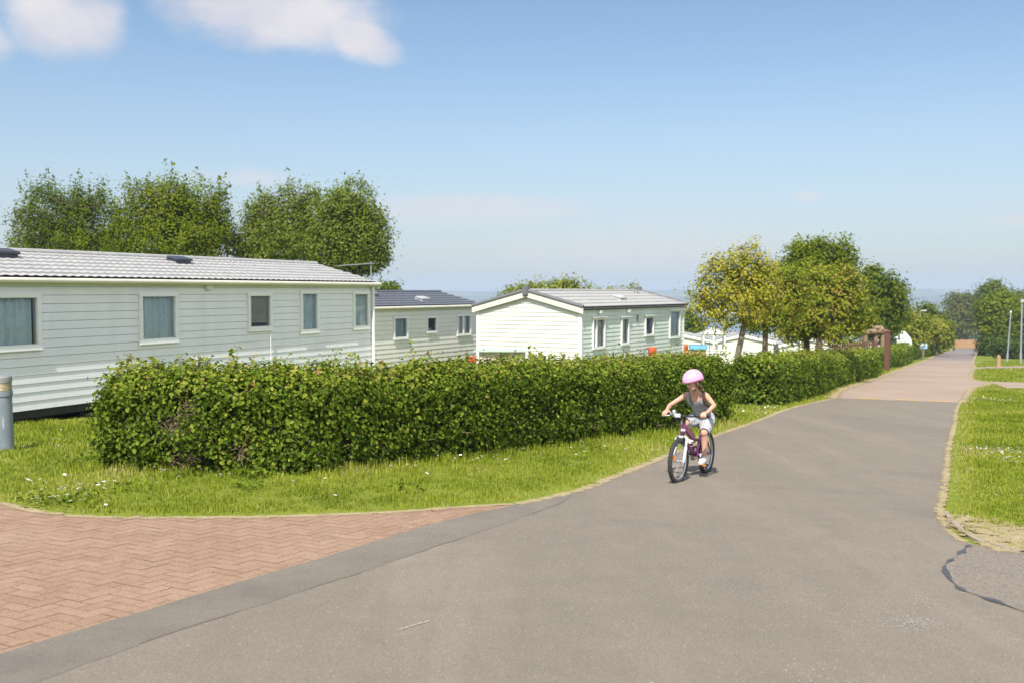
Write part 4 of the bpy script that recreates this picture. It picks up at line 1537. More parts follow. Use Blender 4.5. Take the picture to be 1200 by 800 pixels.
for k in range(7):
    f = k / 6
    c_ = Vector((-1.05 + 1.05 * f, .35 - .37 * f, 2.62 + .08 * f))
    mb.tube([c_ + Vector((-.08, -.22, 0)) * (.6 + .4 * f), c_ + Vector((.08, .22, 0)) * (.6 + .4 * f)], .006, 4)
mb.build('television_aerial', steel, c1)
# axle, wheels, jacks and boards below
mb = MB()
mb.box(-12.2, -.1, .5, .6, -.3, -.14)
mb.box(-12.2, -.1, 3.1, 3.2, -.3, -.14)
for u in (-11.6, -9.4, -7.2, -5.0, -2.8, -.6):
    mb.box(u - .06, u + .06, .2, 3.5, -.26, -.12)
mb.build('chassis', under_m, c1)
for u in (-11.2, -8.9, -6.6, -4.2, -1.6):
    mb = MB()
    g_ = gz(-3.67, 26.3) - Z1 + (-u) * .0455 * .98
    mb.box(u - .2, u + .2, .42, .72, min(g_, -.2) - .05, -.3 + .0)
    mb.build('support_block', plain('concrete_block', (0.2, 0.19, 0.18), .95, .2), c1)
MB().box(-9.3, -7.7, .25, .32, -.34, -.22).build('underfloor_board', brick_red, c1)
MB().box(-10.9, -9.6, .3, .37, -.36, -.26).build('underfloor_board', brick_red, c1)

# ---- second
Z2 = -0.78
c2 = caravan('small cream static caravan with dark slate grey roof, between the nearest and the third', (-1.27, 37.0, Z2), R(28.36), -10.5, 0, 3.4, 1.93, .42, clad_cream, clad_cream, roof_slate,
             [(-5.44, -4.62, .86, 1.60), (-3.5, -2.85, 1.0, 1.56), (-1.52, -.55, .83, 1.58)], GC, tile=(.24, .32))
window(c2, -5.44, -4.62, .86, 1.60, 'curtain', cur_blue, .07)
window(c2, -3.5, -2.85, 1.0, 1.56, 'objects', None, .065)
window(c2, -1.52, -.55, .83, 1.58, 'curtain', cur_white, .065, split=.45)
roof_vent(c2, -4.9, 1.25, 3.4, 1.93, .42, plain('roof_vent_grey', (.2, .21, .23), .4))
roof_vent(c2, -2.9, .55, 3.4, 1.93, .42, plain('roof_vent_pale', (.45, .46, .47), .4))
# ---- third
Z3 = -0.95
c3 = caravan('third static caravan with broad sunlit ivory gable and pale green boarded side', (2.05, 29.6, Z3), R(30.96), 0, 8.3, 3.66, 2.10, .46, clad_mint, clad_ivory, roof_grey,
             [(.74, 1.6, .84, 1.77), (2.81, 3.4, .87, 1.74), (4.72, 5.45, 1.08, 1.74), (6.89, 7.9, .91, 1.91)], GC, tile=(.16, .4), gutter=False, fascia=cream_pvc, board=.13)
window(c3, .74, 1.6, .84, 1.77, 'curtain', cur_white, .06, split=.3, hood=True)
window(c3, 2.81, 3.4, .87, 1.74, 'curtain', cur_white, .055, hood=True)
window(c3, 4.72, 5.45, 1.08, 1.74, 'objects', None, .055, hood=True)
window(c3, 6.89, 7.9, .91, 1.91, 'curtain', cur_teal, .06, hood=True)
roof_vent(c3, 4.2, .7, 3.66, 2.10, .46, plain('roof_vent_light', (.5, .5, .5), .4))
MB().lathe([(.07, 0), (.07, .22), (.12, .24), (.12, .3), (.05, .33)], (7.4, 1.5, 2.48)).build('flue', steel, c3)
for u in (1.15, 3.25):
    MB().box(u - .08, u + .1, -.12, -.01, 1.9, 2.0, 0, .012).build('outside_lamp', white_pvc, c3)
MB().box(4.05, 4.12, -.05, -.01, 1.58, 1.8, 0, .008).build('meter_box', dark_trim, c3)

# ---- row of far cream caravans seen below the trees, gables to the camera
for i, (px, Y, dz, lab) in enumerate([(804, 60, 0, 'far cream caravan gable just right of the third caravan'), (872, 60, 0, 'far cream caravan gable behind the leaning yellow tree trunk'),
                                      (952, 62, -.25, 'far cream caravan gable behind the blossoming tree, mostly hidden')]):
    p = pt(px, 387, Y)
    caravan(lab, (p.x + 1.75, Y, p.z - 2.75 + dz), R(3), 0, 8.5, 3.7, 2.1, .38, clad_ivory, clad_ivory, roof_grey, [], GC, gutter=False, tile=(.3, .5))
# white touring caravan past the brown post
p = pt(1043, 409, 84)
cw = thing('touring_caravan', 'small white touring caravan with a dark window, half hidden right of the brown post', 'caravan', (p.x, p.y, gz(p.x, p.y) + .1), R(-20))
prof = [(-1.6, .35), (1.55, .35), (1.75, 1.0), (1.6, 1.75), (1.2, 2.25), (-1.3, 2.25), (-1.65, 1.7), (-1.75, .9)]
mb = MB()
n_ = len(prof)
mb.add([(x, -1.0, z) for x, z in prof] + [(x, 1.0, z) for x, z in prof], [tuple(range(n_)), tuple(range(n_, 2 * n_))[::-1]] + [(i, (i + 1) % n_, n_ + (i + 1) % n_, n_ + i) for i in range(n_)])
mb.build('body', plain('touring_white', (.72, .76, .76), .4, .04), cw)
MB().box(-.9, .5, -1.02, -.98, 1.15, 1.75, 0, .01).build('window', vent_m, cw)
for s_ in (-.2, .5):
    MB().ring((s_, -.95, .22), (0, 1, 0), .22, .09, 18, 8).build('wheel', vent_m, cw)
# white glazed porch
p = pt(836, 411, 52)
pr = thing('glazed_porch', 'narrow white glazed porch with a pitched top beside the blue lidded chest', 'porch', (p.x, 52, gz(p.x, 52)), R(-8))
hb = p.z - gz(p.x, 52)
mb = MB()
W2, H2 = .58, hb + .85
for x in (-W2, -.06, .5):
    mb.box(x, x + .08, -.5, -.42, 0, H2, 0, .006)
mb.box(-W2, W2, -.503, -.417, H2 - .04, H2 + .04, 0, .006)
mb.box(-W2, W2, -.502, -.418, hb + .05, hb + .11, 0, .006)
mb.box(-W2, W2, -.47, -.45, 0, hb + .05)
mb.box(-W2 - .0, -W2 + .05, -.41, 1.2, 0, H2)
mb.box(W2 - .05, W2, -.41, 1.2, 0, H2)
mb.add([(-W2 - .06, -.55, H2 + .04), (W2 + .06, -.55, H2 + .04), (0, -.55, H2 + .36), (-W2 - .06, 1.2, H2 + .04), (W2 + .06, 1.2, H2 + .04), (0, 1.2, H2 + .36)],
       [(0, 1, 2), (5, 4, 3), (0, 2, 5, 3), (1, 4, 5, 2), (0, 3, 4, 1)])
mb.build('frame', white_pvc, pr)
MB().add([(-W2 + .05, -.46, hb + .08), (W2 - .05, -.46, hb + .08), (W2 - .05, -.46, H2), (-W2 + .05, -.46, H2)], [(0, 1, 2, 3)]).build('pane', pane_m, pr)
# ================================================================== THINGS AROUND THE CARAVANS
def at_side(root_p0, yaw, u, o, ):
    """point on the ground u along and o out from a caravan's long wall"""
    x = root_p0[0] + math.sin(yaw) * u + math.cos(yaw) * o
    y = root_p0[1] + math.cos(yaw) * u - math.sin(yaw) * o
    return Vector((x, y, gz(x, y)))


orange = plain('bottle_orange', (0.62, 0.12, 0.05), 0.45, 0.12, 6)
red_p = plain('red_plastic', (0.6, 0.06, 0.04), 0.45, 0.1, 6)
rubber = plain('rubber', (0.025, 0.025, 0.026), 0.7, 0.2, 20)


def gas_bottle(label, loc, h, r, m):
    t_ = thing('gas_bottle', label, 'gas bottle', loc, 0, 'gas bottles beside caravans')
    mb = MB().lathe([(r * .9, 0), (r * .9, .05), (r, .07), (r, h * .66), (r * .93, h * .73), (r * .7, h * .79), (r * .3, h * .81)], n=24)
    mb.build('cylinder', m, t_, smooth=True)
    mb = MB().lathe([(r * .68, h * .76), (r * .7, h * .98), (r * .66, h), (r * .6, h * .98), (r * .58, h * .78)], n=20)
    mb.build('collar', m, t_, smooth=True)
    mb = MB().lathe([(.03, h * .8), (.03, h * .93), (.05, h * .935), (.05, h * .97)], n=12)
    mb.build('valve', steel, t_)
    mb = MB().tube([(0, 0, h * .9), (-.2, -.08, h * .98), (-.3, -.04, h * .85), (-.32, .05, h * .62), (-.2, .2, h * .5), (-.16, .3, h * .55)], .014, 8)
    mb.build('hose', rubber, t_, smooth=True)
    return t_


g = at_side((2.05, 29.6), R(30.96), 4.35, .45)
gas_bottle('tall orange gas bottle standing against the pale green side of the third caravan', g, 1.27, .2, orange)
gB = g + Vector((.42, .22, 0))
t_ = thing('gas_bottle', 'shorter grey white gas bottle close right of the orange one', 'gas bottle', (gB.x, gB.y, gz(gB.x, gB.y)), 0, 'gas bottles beside caravans')
MB().lathe([(.17, 0), (.18, .05), (.18, .78), (.12, .9), (.05, .95), (.05, 1.02)], n=22).build('cylinder', plain('bottle_grey', (.5, .48, .46), .5), t_, smooth=True)
p = pt(803, 411, 47)
gas_bottle('far orange gas bottle at the corner left of the blue lidded chest', (p.x, p.y, gz(p.x, p.y)), p.z - gz(p.x, p.y) + .32, .2, orange)

# beige storage box with green lid in front of the ivory gable
p = pt(589, 415, 27.2)
g0 = gz(p.x, 27.2)
bx = thing('storage_box', 'beige wooden storage box with a flat green lid in front of the ivory gable', 'storage box', (p.x, 27.2, g0), R(-3))
ht = pt(589, 411, 27.2).z - g0
mb = MB()
for k in range(9):
    x = -.62 + k * .138
    mb.box(x, x + .132, -.35, -.32, 0, ht, 0, .006)
mb.box(-.615, -.59, -.317, .35, 0, ht)
mb.box(.59, .615, -.317, .35, 0, ht)
mb.box(-.615, .615, .32, .35, 0, ht - .002)
mb.build('body', plain('beige_board', (.56, .49, .42), .7, .1, 5, stretch=(3, 3, .4)), bx)
mb = MB()
mb.add([(-.76, -.46, ht + .0), (.76, -.46, ht), (.72, .45, ht + .02), (-.72, .45, ht + .02), (-.76, -.46, ht + .03), (.76, -.46, ht + .03), (.72, .45, ht + .05), (-.72, .45, ht + .05)],
       [(3, 2, 1, 0), (4, 5, 6, 7), (0, 1, 5, 4), (1, 2, 6, 5), (2, 3, 7, 6), (3, 0, 4, 7)])
mb.build('lid', plain('green_felt', (.43, .51, .45), .7, .1, 6), bx)
MB().box(-.05, -.02, -.375, -.352, ht - .22, ht - .02, 0, .004).build('latch', vent_m, bx)

# red crate under the second caravan's corner
p = pt(553, 421, 35)
rc = thing('gas_locker', 'small bright red plastic box at the corner of the cream caravan', 'box', (p.x, 35, gz(p.x, 35)), R(20))
h_ = pt(553, 417.5, 35).z - gz(p.x, 35)
MB().box(-.13, .13, -.13, .13, 0, h_ - .06, 0, .02).build('body', red_p, rc)
MB().box(-.145, .145, -.145, .145, h_ - .057, h_, 0, .015).build('lid', red_p, rc)

# blue lidded chest and its pole
p = pt(818, 411, 49)
g0 = gz(p.x, 49)
ch = thing('storage_chest', 'low wooden chest under a sky blue cover beside the white porch', 'storage chest', (p.x, 49, g0), R(-5))
h_ = pt(818, 408.5, 49).z - g0
mb = MB()
for k in range(5):
    mb.box(-.36, .36, -.25, .25, h_ * k / 5 + .004, h_ * (k + 1) / 5 - .004, 0, .01)
mb.build('body', plain('orange_wood', (.45, .27, .17), .7, .15, 6), ch)
mb = MB()
n_ = 14
vs = []
for i in range(n_ + 1):
    x = -.42 + .84 * i / n_
    for y, z in ((-.33, h_ - .02 + .02 * math.sin(i)), (-.32, h_ + .16), (.3, h_ + .2), (.33, h_)):
        vs.append((x, y, z + .012 * math.sin(i * 1.7 + y * 4)))
mb.add(vs, [(4 * i + j, 4 * i + 4 + j, 4 * i + 5 + j, 4 * i + 1 + j) for i in range(n_) for j in range(3)] + [(0, 1, 2, 3), (4 * n_, 4 * n_ + 3, 4 * n_ + 2, 4 * n_ + 1)])
mb.build('cover', plain('sky_blue_sheet', (.10, .31, .46), .6, .15, 5), ch, smooth=True)
p2 = pt(831, 411, 48.5)
sp_ = thing('clothes_prop', 'thin dark pole leaning up beside the blue covered chest', 'pole', (p2.x, 48.5, gz(p2.x, 48.5)))
hh = pt(831, 401, 48.5).z - gz(p2.x, 48.5)
mb = MB().tube([(0, 0, 0), (.02, .05, hh)], .022, 8)
mb.tube([(-.25, .03, hh - .42), (.02, .045, hh - .04)], .012, 6)
mb.build('shaft', plain('pole_blue', (.1, .2, .27), .5), sp_)
MB().lathe([(.028, -.04), (.03, .0), (.02, .03)], (.02, .05, hh), 10).build('cap', rubber, sp_)

# ------------------------------------------------------------------ light bollard by the lawn
bo = thing('bollard_light', 'grey bollard light with a dirty amber lens band on the lawn at the left edge', 'bollard light', (-6.60, 12.89, gz(-6.6, 12.89)), R(15))
bo.rotation_euler = (R(1.2), R(-.8), R(15))
tube_m = plain('bollard_paint', (.20, .235, .27), .5, .16, 5, dirt=.35, bump=.2, bscale=30)
cap_m = plain('bollard_cap', (.24, .24, .24), .5, .2, 6, dirt=.3)
mb = MB().lathe([(.105, -.06), (.105, .70), (.112, .705), (.112, .71)], n=32)
mb.build('post', tube_m, bo, smooth=False)
mb = MB().lathe([(.101, .71), (.117, .715), (.117, .775), (.103, .78)], n=32)
mb.build('collar', tube_m, bo)
mb = MB()
prof = [(.096, .78)]
for k in range(6):
    z0 = .782 + k * .0175
    prof += [(.108, z0 + .002), (.112, z0 + .009), (.108, z0 + .0155), (.102, z0 + .0175)]
mb.lathe(prof, n=32)
mb.build('lens', plain('amber_lens', (.40, .33, .20), .4, .3, 8, dirt=.4), bo)
mb = MB().lathe([(.112, .888), (.116, .892), (.116, .955), (.108, .972), (0.0001, .976)], n=32)
mb.build('cap', cap_m, bo)
mb = MB()
vs = []
for j in range(7):
    a = R(205) + R(50) * j / 6
    for z in (.61, .685):
        vs.append((.1065 * math.cos(a), .1065 * math.sin(a), z))
mb.add(vs, [(2 * j, 2 * j + 2, 2 * j + 3, 2 * j + 1) for j in range(6)])
mb.build('sticker', plain('sticker_white', (.74, .72, .74), .5, .05), bo)
mb = MB()
vs = []
for j in range(4):
    a = R(272) + R(7) * j / 3
    zc = .36
    vs += [(.1062 * math.cos(a), .1062 * math.sin(a), zc - .09 + .02 * j), (.1062 * math.cos(a), .1062 * math.sin(a), zc + .06 + .015 * j)]
mb.add(vs, [(2 * j, 2 * j + 2, 2 * j + 3, 2 * j + 1) for j in range(3)])
mb.build('scrape', plain('scraped_paint', (.5, .5, .49), .6, .2), bo)

# ------------------------------------------------------------------ brown post, picket fence and timber frame
brown = plain('red_brown_stain', (.115, .048, .035), .7, .2, 8, stretch=(3, 3, .5))
logm = plain('weathered_log', (.24, .165, .10), .8, .3, 9, stretch=(.5, 3, 3), bump=.5)
P0 = Vector((20.0, 53.0))
po = thing('gate_post', 'tall red brown square post standing at the end of the hedge', 'post', (P0.x, P0.y, gz(*P0)), R(-24))
MB().box(-.14, .14, -.14, .14, -.1, 2.05, 0, .015).build('shaft', brown, po)
mb = MB()
mb.add([(-.17, -.17, 2.053), (.17, -.17, 2.053), (.17, .17, 2.053), (-.17, .17, 2.053), (-.17, -.17, 2.09), (.17, -.17, 2.09), (.17, .17, 2.09), (-.17, .17, 2.09), (0, 0, 2.2)],
       [(3, 2, 1, 0), (0, 1, 5, 4), (1, 2, 6, 5), (2, 3, 7, 6), (3, 0, 4, 7), (4, 5, 8), (5, 6, 8), (6, 7, 8), (7, 4, 8)])
mb.build('cap', brown, po)
fp = pt(975, 405, 58)
fe = thing('picket_fence', 'red brown picket fence rising behind the hedge, left of the tall post', 'fence', (fp.x, 58.5, gz(fp.x, 58.5)), 0)
top0 = pt(975, 401.5, 58.5).z - gz(fp.x, 58.5)
top1 = pt(1030, 398.5, 58.5).z - gz(fp.x, 58.5)
Lf = pt(1030, 400, 58.5).x - fp.x
pk, rl = MB(), MB()
nP = 20
for i in range(nP):
    x = Lf * i / nP
    tz = top0 + (top1 - top0) * i / nP
    b0_ = gz(fp.x + x, 58.5) - gz(fp.x, 58.5)
    pk.box(x, x + .095, -.02, .02, b0_ + .05, tz - .06)
    pk.add([(x, -.02, tz - .06), (x + .095, -.02, tz - .06), (x + .095, .02, tz - .06), (x, .02, tz - .06), (x + .047, -.02, tz), (x + .047, .02, tz)], [(0, 1, 4), (2, 3, 5), (0, 4, 5, 3), (1, 2, 5, 4)])
for f in (.25, .82):
    rl = MB()
    rl.add([(0, .022, top0 * f), (Lf, .022, top1 * f), (Lf, .06, top1 * f), (0, .06, top0 * f), (0, .022, top0 * f + .08), (Lf, .022, top1 * f + .08), (Lf, .06, top1 * f + .08), (0, .06, top0 * f + .08)],
           [(3, 2, 1, 0), (4, 5, 6, 7), (0, 1, 5, 4), (1, 2, 6, 5), (2, 3, 7, 6), (3, 0, 4, 7)])
    rl.build('rail', brown, fe)
pk.build('picket_panel', brown, fe)
q = pt(1025, 400, 60.5)
tf = thing('timber_frame', 'rough timber frame of log beams with a lumpy carved block, behind the picket fence', 'timber frame', (q.x, 60.5, gz(q.x, 60.5)), 0)
zt = pt(1025, 390, 60.5).z - gz(q.x, 60.5)
k_ = 60.5 / FPX
MB().tube([(-13 * k_, 0, zt), (-4 * k_, .02, zt + .03), (14 * k_, 0, zt + .05)], [.17, .18, .16], 12).build('beam', logm, tf, smooth=True)
MB().tube([(-14 * k_, .35, zt - .42), (4 * k_, .35, zt - .4)], .1, 10).build('beam', logm, tf, smooth=True)
for x in (-11 * k_, 1 * k_, 9 * k_):
    MB().box(x - .11, x + .11, -.1, .12, 0, zt - .14, 0, .02).build('upright', logm, tf)
mb = MB()
rb = random.Random(4)
for i in range(9):
    mb.ball((2 * k_ + rb.uniform(-.3, .3), rb.uniform(-.15, .1), zt + .12 + rb.uniform(-.12, .2)), (rb.uniform(.14, .24), rb.uniform(.14, .2), rb.uniform(.12, .2)), 10, 7)
mb.build('carved_block', logm, tf)

# ------------------------------------------------------------------ lamp posts, sign, bollard, gate
pole_m = plain('lamp_post_grey', (.27, .31, .34), .45, .1, 4)
lamp_glass = plain('lamp_globe', (.55, .55, .53), .3, .1)


def lamp_post(label, base, h, r, lean=0.0, head='lantern', group='lamp posts along the road'):
    x, y = base
    t_ = thing('lamp_post', label, 'lamp post', (x, y, gz(x, y)), 0, group)
    t_.rotation_euler = (0, lean, 0)
    MB().lathe([(r * 1.5, 0), (r * 1.5, h * .16), (r * 1.05, h * .165), (r, h * .5), (r * .8, h * .93)], n=12).build('pole', pole_m, t_, smooth=False)
    if head == 'lantern':
        MB().lathe([(r * .8, h * .93), (r * 1.8, h * .935), (r * 2.2, h * .965), (r * 2.0, h * .985)], n=14).build('lantern', lamp_glass, t_, smooth=True)
        MB().lathe([(r * 2.5, h * .985), (r * 1.6, h * .997), (.001, h)], n=14).build('hood', dark_trim, t_)
    elif head == 'cap':
        MB().lathe([(r * .8, h * .93), (r * 1.3, h * .935), (r * 1.3, h * .985), (.001, h)], n=12).build('lantern', lamp_glass, t_, smooth=True)
    else:
        mb = MB().tube([(0, 0, h * .93), (0, 0, h * .985), (.1, -.1, h)], r * .7, 8)
        mb.box(.0, .55, -.2, 0, h * .985, h * 1.01, 0, .02)
        mb.build('lantern', lamp_glass, t_)
    return t_


lamp_post('tall pale grey lamp post with a dark hooded lantern at the right edge', (39.67, 77.5), 5.05, .06)
lamp_post('slightly leaning grey lamp post, left of the taller one near the right edge', (41.45, 83.2), 4.3, .055, R(3), 'cap')
pL = pt(1083, 419, 97)
lamp_post('distant thin lamp post with a small white head among olive trees left of the road', (40.3, 98.3), 4.6, .07, 0, 'flat')
wood = plain('pale_timber', (.36, .23, .12), .75, .15, 8, stretch=(3, 3, .5))
bl = thing('wooden_bollard', 'short square wooden bollard on the grass by the right hand path', 'bollard', (32.12, 65.58, gz(32.12, 65.58)), R(-20))
MB().box(-.11, .11, -.11, .11, -.05, .74, 0, .012).build('shaft', wood, bl)
MB().add([(-.11, -.11, .742), (.11, -.11, .742), (.11, .11, .742), (-.11, .11, .742), (0, 0, .83)], [(0, 1, 4), (1, 2, 4), (2, 3, 4), (3, 0, 4), (3, 2, 1, 0)]).build('cap', wood, bl)
sg = thing('road_sign', 'small blue and white sign on a brown post beside the far hedge', 'sign', (36.0, 87.0, gz(36, 87)), R(-20))
MB().box(-.07, .07, -.07, .07, 0, 1.35, 0, .01).build('post', plain('sign_post', (.2, .16, .12), .8), sg)
MB().box(-.32, .32, -.1, -.074, .95, 1.42, 0, .01).build('panel', plain('sign_blue', (.28, .45, .72), .4, .02), sg)
MB().box(-.26, .26, -.108, -.102, 1.22, 1.36, 0, .002).build('white_band', plain('sign_white', (.78, .78, .78), .4, .02), sg)
# small white utility box on the hedge line
ub = thing('utility_box', 'small white utility box showing over the hedge left of the blue sign', 'utility box', (31.6, 83.6, gz(31.6, 83.6)), R(-22))
MB().box(-.45, .45, -.2, .2, 0, 1.75, 0, .03).build('body', white_pvc, ub)
MB().box(-.5, .5, -.25, .25, 1.753, 1.82, 0, .02).build('lid', white_pvc, ub)
# gate
gx0, gy0 = 104.4, 236.0
gx1, gy1 = 114.0, 247.0
gl_ = math.hypot(gx1 - gx0, gy1 - gy0)
# the gate faces straight down the road
ga = thing('wooden_gate', 'closed pale wooden boarded gate across the far end of the road', 'gate', (107.0, 240, gz(107.0, 240)), R(-8))
gm = plain('gate_timber', (.40, .225, .115), .75, .12, 6, stretch=(4, 4, .4))
Lg = 5.0
mb = MB()
for i in range(24):
    x = Lg * i / 24
    mb.box(x + .008, x + Lg / 24 - .008, -.02, .02, .08, 2.0 + .06 * math.sin(math.pi * (i % 12 + .5) / 12), 0, .004)
mb.build('board_panel', gm, ga)
for z in (.3, 1.0, 1.7):
    MB().box(.05, Lg - .05, .022, .08, z, z + .12).build('rail', gm, ga)
for x in (-.2, Lg + .05):
    MB().box(x, x + .16, -.08, .1, -.1, 2.15, 0, .01).build('post', gm, ga)
ep = thing('gate_stop', 'low reddish timber block at the right end of the wooden gate', 'post', (113.6, 242, gz(113.6, 242)), R(-10))
MB().box(-.5, .5, -.15, .15, 0, 1.5, 0, .03).build('body', plain('red_timber', (.3, .13, .07), .8, .15), ep)
MB().box(-.56, .56, -.2, .2, 1.503, 1.58, 0, .02).build('cap', plain('red_timber_cap', (.26, .11, .06), .8, .15), ep)
# dark slatted panel left of the road end
dp = thing('fence_panel', 'dark brown slatted fence panel at the far left side of the road', 'fence', (52.8, 127.5, gz(52.8, 127.5)), R(30))
mb = MB()
for i in range(10):
    mb.box(-.9 + i * .19, -.9 + i * .19 + .16, -.02, .02, 0, 1.75, 0, .006)
mb.build('slat_panel', plain('dark_slat', (.045, .03, .028), .8), dp)
for z in (.3, 1.4):
    MB().box(-.9, 1.0, .022, .06, z, z + .1).build('rail', bpy.data.materials['dark_slat'], dp)
# ================================================================== GRASS AND DAISIES
GRASS_STOPS = [(0, (0.10, 0.13, 0.010)), (.35, (0.20, 0.255, 0.018)), (.62, (0.29, 0.33, 0.03)), (.82, (0.37, 0.37, 0.07)), (1.0, (0.47, 0.39, 0.17))]
grass_m = foliage('grass_blade', GRASS_STOPS, .3, .5, .3, .7, .16)
LEFT_LAWN = GRASS_B + ASPH_L[7:] + BRICK_L[1:5] + [(33.5, 82.8), (18, 54), (5, 28), (-1, 22), (-7, 17.0), (-13, 17), (-13, 12)]
RIGHT_LAWN = ROAD_R[1:] + BRICK_R[1:3] + [(19.3, 40.0), (17.7, 35.5), (30, 38), (30, 24), (17, 14.5), (7.6, 8.2), (5.2, 7.5), (3.9, 7.7)]
ISLAND = [(20.40, 44.20), (19.79, 41.35), (21.19, 41.07), (40, 45.5), (60, 74), (37, 67.0), (29.3, 61.6), (26.92, 58.34)]
ISLAND2 = [(29.8, 63.9), (31.6, 66.2), (36, 70.6), (60, 78), (70, 95), (52, 98), (41, 86), (35, 75)]
HA = Line(HEDGE_A)


def edge_dist(line, x, y):
    best = np.full(x.shape, 99.0)
    for a, b in zip(line, line[1:]):
        ax, ay = a; bx_, by_ = b
        dx, dy = bx_ - ax, by_ - ay
        tt_ = np.clip(((x - ax) * dx + (y - ay) * dy) / (dx * dx + dy * dy), 0, 1)
        best = np.minimum(best, np.hypot(x - ax - tt_ * dx, y - ay - tt_ * dy))
    return best


def vnoise(x, y, f, s):
    return np.array([noise.noise(Vector((a * f, b_ * f, s))) for a, b_ in zip(x, y)])


def blades(name, poly, n, hmin, hmax, width, seed, edges, ymax=200, pw=1.4, lawn=True):
    rng = np.random.default_rng(seed)
    P = np.array(poly)
    x0, y0 = P.min(0); x1, y1 = P.max(0)
    y1 = min(y1, ymax)
    X, Y = [], []
    tot = 0
    while tot < n:
        m = n
        x = rng.uniform(x0, x1, m); y = rng.uniform(y0, y1, m)
        k = inside(poly, x, y) & (np.abs(x) < .60 * y + 1.5)
        d = np.hypot(x, y)
        k &= rng.uniform(size=m) < np.minimum(1, (max(y0, 6.5) / d) ** pw)
        X.append(x[k]); Y.append(y[k]); tot += int(k.sum())
    x = np.concatenate(X)[:n]; y = np.concatenate(Y)[:n]
    # tufts: pull blades together
    d = np.hypot(x, y)
    tuft = vnoise(x, y, 3.1, 2.0)
    patch = vnoise(x, y, .8, 6.0)
    e = np.full(x.shape, 9.0)
    for L in edges:
        e = np.minimum(e, edge_dist(L, x, y))
    thin = rng.uniform(size=len(x)) < np.clip((e - .02) / .30, 0.05, 1) * np.clip(.75 + tuft, .3, 1)
    bare = inside([(3.6, 7.5), (5.6, 7.4), (5.2, 8.1), (4.6, 8.7), (4.2, 9.5), (3.6, 8.5)], x, y) & (rng.uniform(size=len(x)) < np.clip(.55 - patch * 1.6, 0, .96))
    thin &= ~bare
    x, y, d, tuft, patch, e = (q[thin] for q in (x, y, d, tuft, patch, e))
    N = len(x)
    k = np.maximum(1, d / 10)
    h = rng.uniform(hmin, hmax, N) * np.clip(1 + tuft * .7 + patch * .25, .45, 1.8) * np.clip(.35 + e / .35, .35, 1) * np.minimum(k, 1.5)
    # long grass along the hedge foot
    hd = edge_dist(HEDGE_A, x, y)
    h *= 1 + np.clip(1 - hd / .45, 0, 1) * rng.uniform(.3, 1.6, N)
    a = rng.uniform(0, 2 * np.pi, N)
    lean = np.abs(rng.normal(0, .42, N))
    w = width * k * rng.uniform(.7, 1.3, N)
    z = GX * x + GY * y
    base = np.stack([x, y, z], 1)
    side = np.stack([-np.sin(a), np.cos(a), np.zeros(N)], 1)
    fw = np.stack([np.cos(a), np.sin(a), np.zeros(N)], 1)
    up = np.array([[0, 0, 1.0]])
    hh = h[:, None]
    l_ = lean[:, None]
    b0_ = base - side * w[:, None] * .5
    b1_ = base + side * w[:, None] * .5
    mid = base + fw * hh * l_ * .35 + up * hh * .6
    m0 = mid - side * w[:, None] * .38
    m1 = mid + side * w[:, None] * .38
    tip = base + fw * hh * l_ * 1.05 + up * hh * np.sqrt(np.clip(1 - (l_ * .8) ** 2, .1, 1))
    co = np.stack([b0_, b1_, m1, m0, tip], 1).reshape(-1, 3)
    ib = (np.arange(N) * 5)[:, None]
    idx = np.concatenate([ib + np.array([[0, 1, 2]]), ib + np.array([[0, 2, 3]]), ib + np.array([[3, 2, 4]])], 1).reshape(-1, 3)
    tint = np.clip(rng.normal(.44, .15, N) + patch * .42 + tuft * .12 + np.clip(.45 - e, 0, .45) * .85 + (rng.uniform(size=N) < .035) * .4, 0, 1)
    o = raw_mesh(name, co, idx, 3, grass_m, np.repeat(tint, 3))
    return o


o = blades('grass', LEFT_LAWN, 230000, .02, .05, .0065, 1, [GRASS_B, ASPH_L[6:], BRICK_L], ymax=60)
tag(o, 'rough green grass verge with tufts along the hedge foot, left of the road', 'grass', kind='stuff')
o = blades('grass', RIGHT_LAWN, 190000, .014, .038, .0065, 2, [ROAD_R, BRICK_R[:3]], ymax=45)
tag(o, 'mown green lawn with bare soil at its corner, right of the road', 'grass', kind='stuff')
o = blades('grass', ISLAND, 20000, .02, .045, .008, 3, [BRICK_R], ymax=80, pw=.5)
tag(o, 'grass island between the two side paths on the right', 'grass', kind='stuff')
o = blades('grass', ISLAND2, 16000, .02, .045, .008, 4, [BRICK_R], ymax=100, pw=.5)
tag(o, 'grass under the lamp posts beyond the second side path', 'grass', kind='stuff')

# daisies in loose colonies
rng = np.random.default_rng(21)
mb = MB()


def daisy(x, y, r, h):
    z = gz(x, y) + h
    tx, ty = rng.normal(0, .25), rng.normal(-.25, .25)
    n_ = 8
    mb.add([(x + r * math.cos(a) * (1 if i % 2 else .72), y + r * math.sin(a) * (1 if i % 2 else .72), z + r * (tx * math.cos(a) + ty * math.sin(a)))
            for i, a in enumerate([6.283 * k / n_ for k in range(n_)])], [tuple(range(n_))], 0)
    mb.add([(x + r * .3 * math.cos(a), y + r * .3 * math.sin(a), z + .002 + r * .3 * (tx * math.cos(a) + ty * math.sin(a))) for a in [6.283 * k / 6 for k in range(6)]], [tuple(range(6))], 1)


def colony(px_pts, n, sx_, sy_, r=.013, h=.06):
    for (cx, cy) in px_pts:
        for i in range(n):
            x, y = rng.normal(cx, sx_), rng.normal(cy, sy_)
            if inside(LEFT_LAWN, [x], [y])[0] or inside(RIGHT_LAWN, [x], [y])[0]:
                daisy(x, y, r * rng.uniform(.7, 1.2), h * rng.uniform(.6, 1.3))


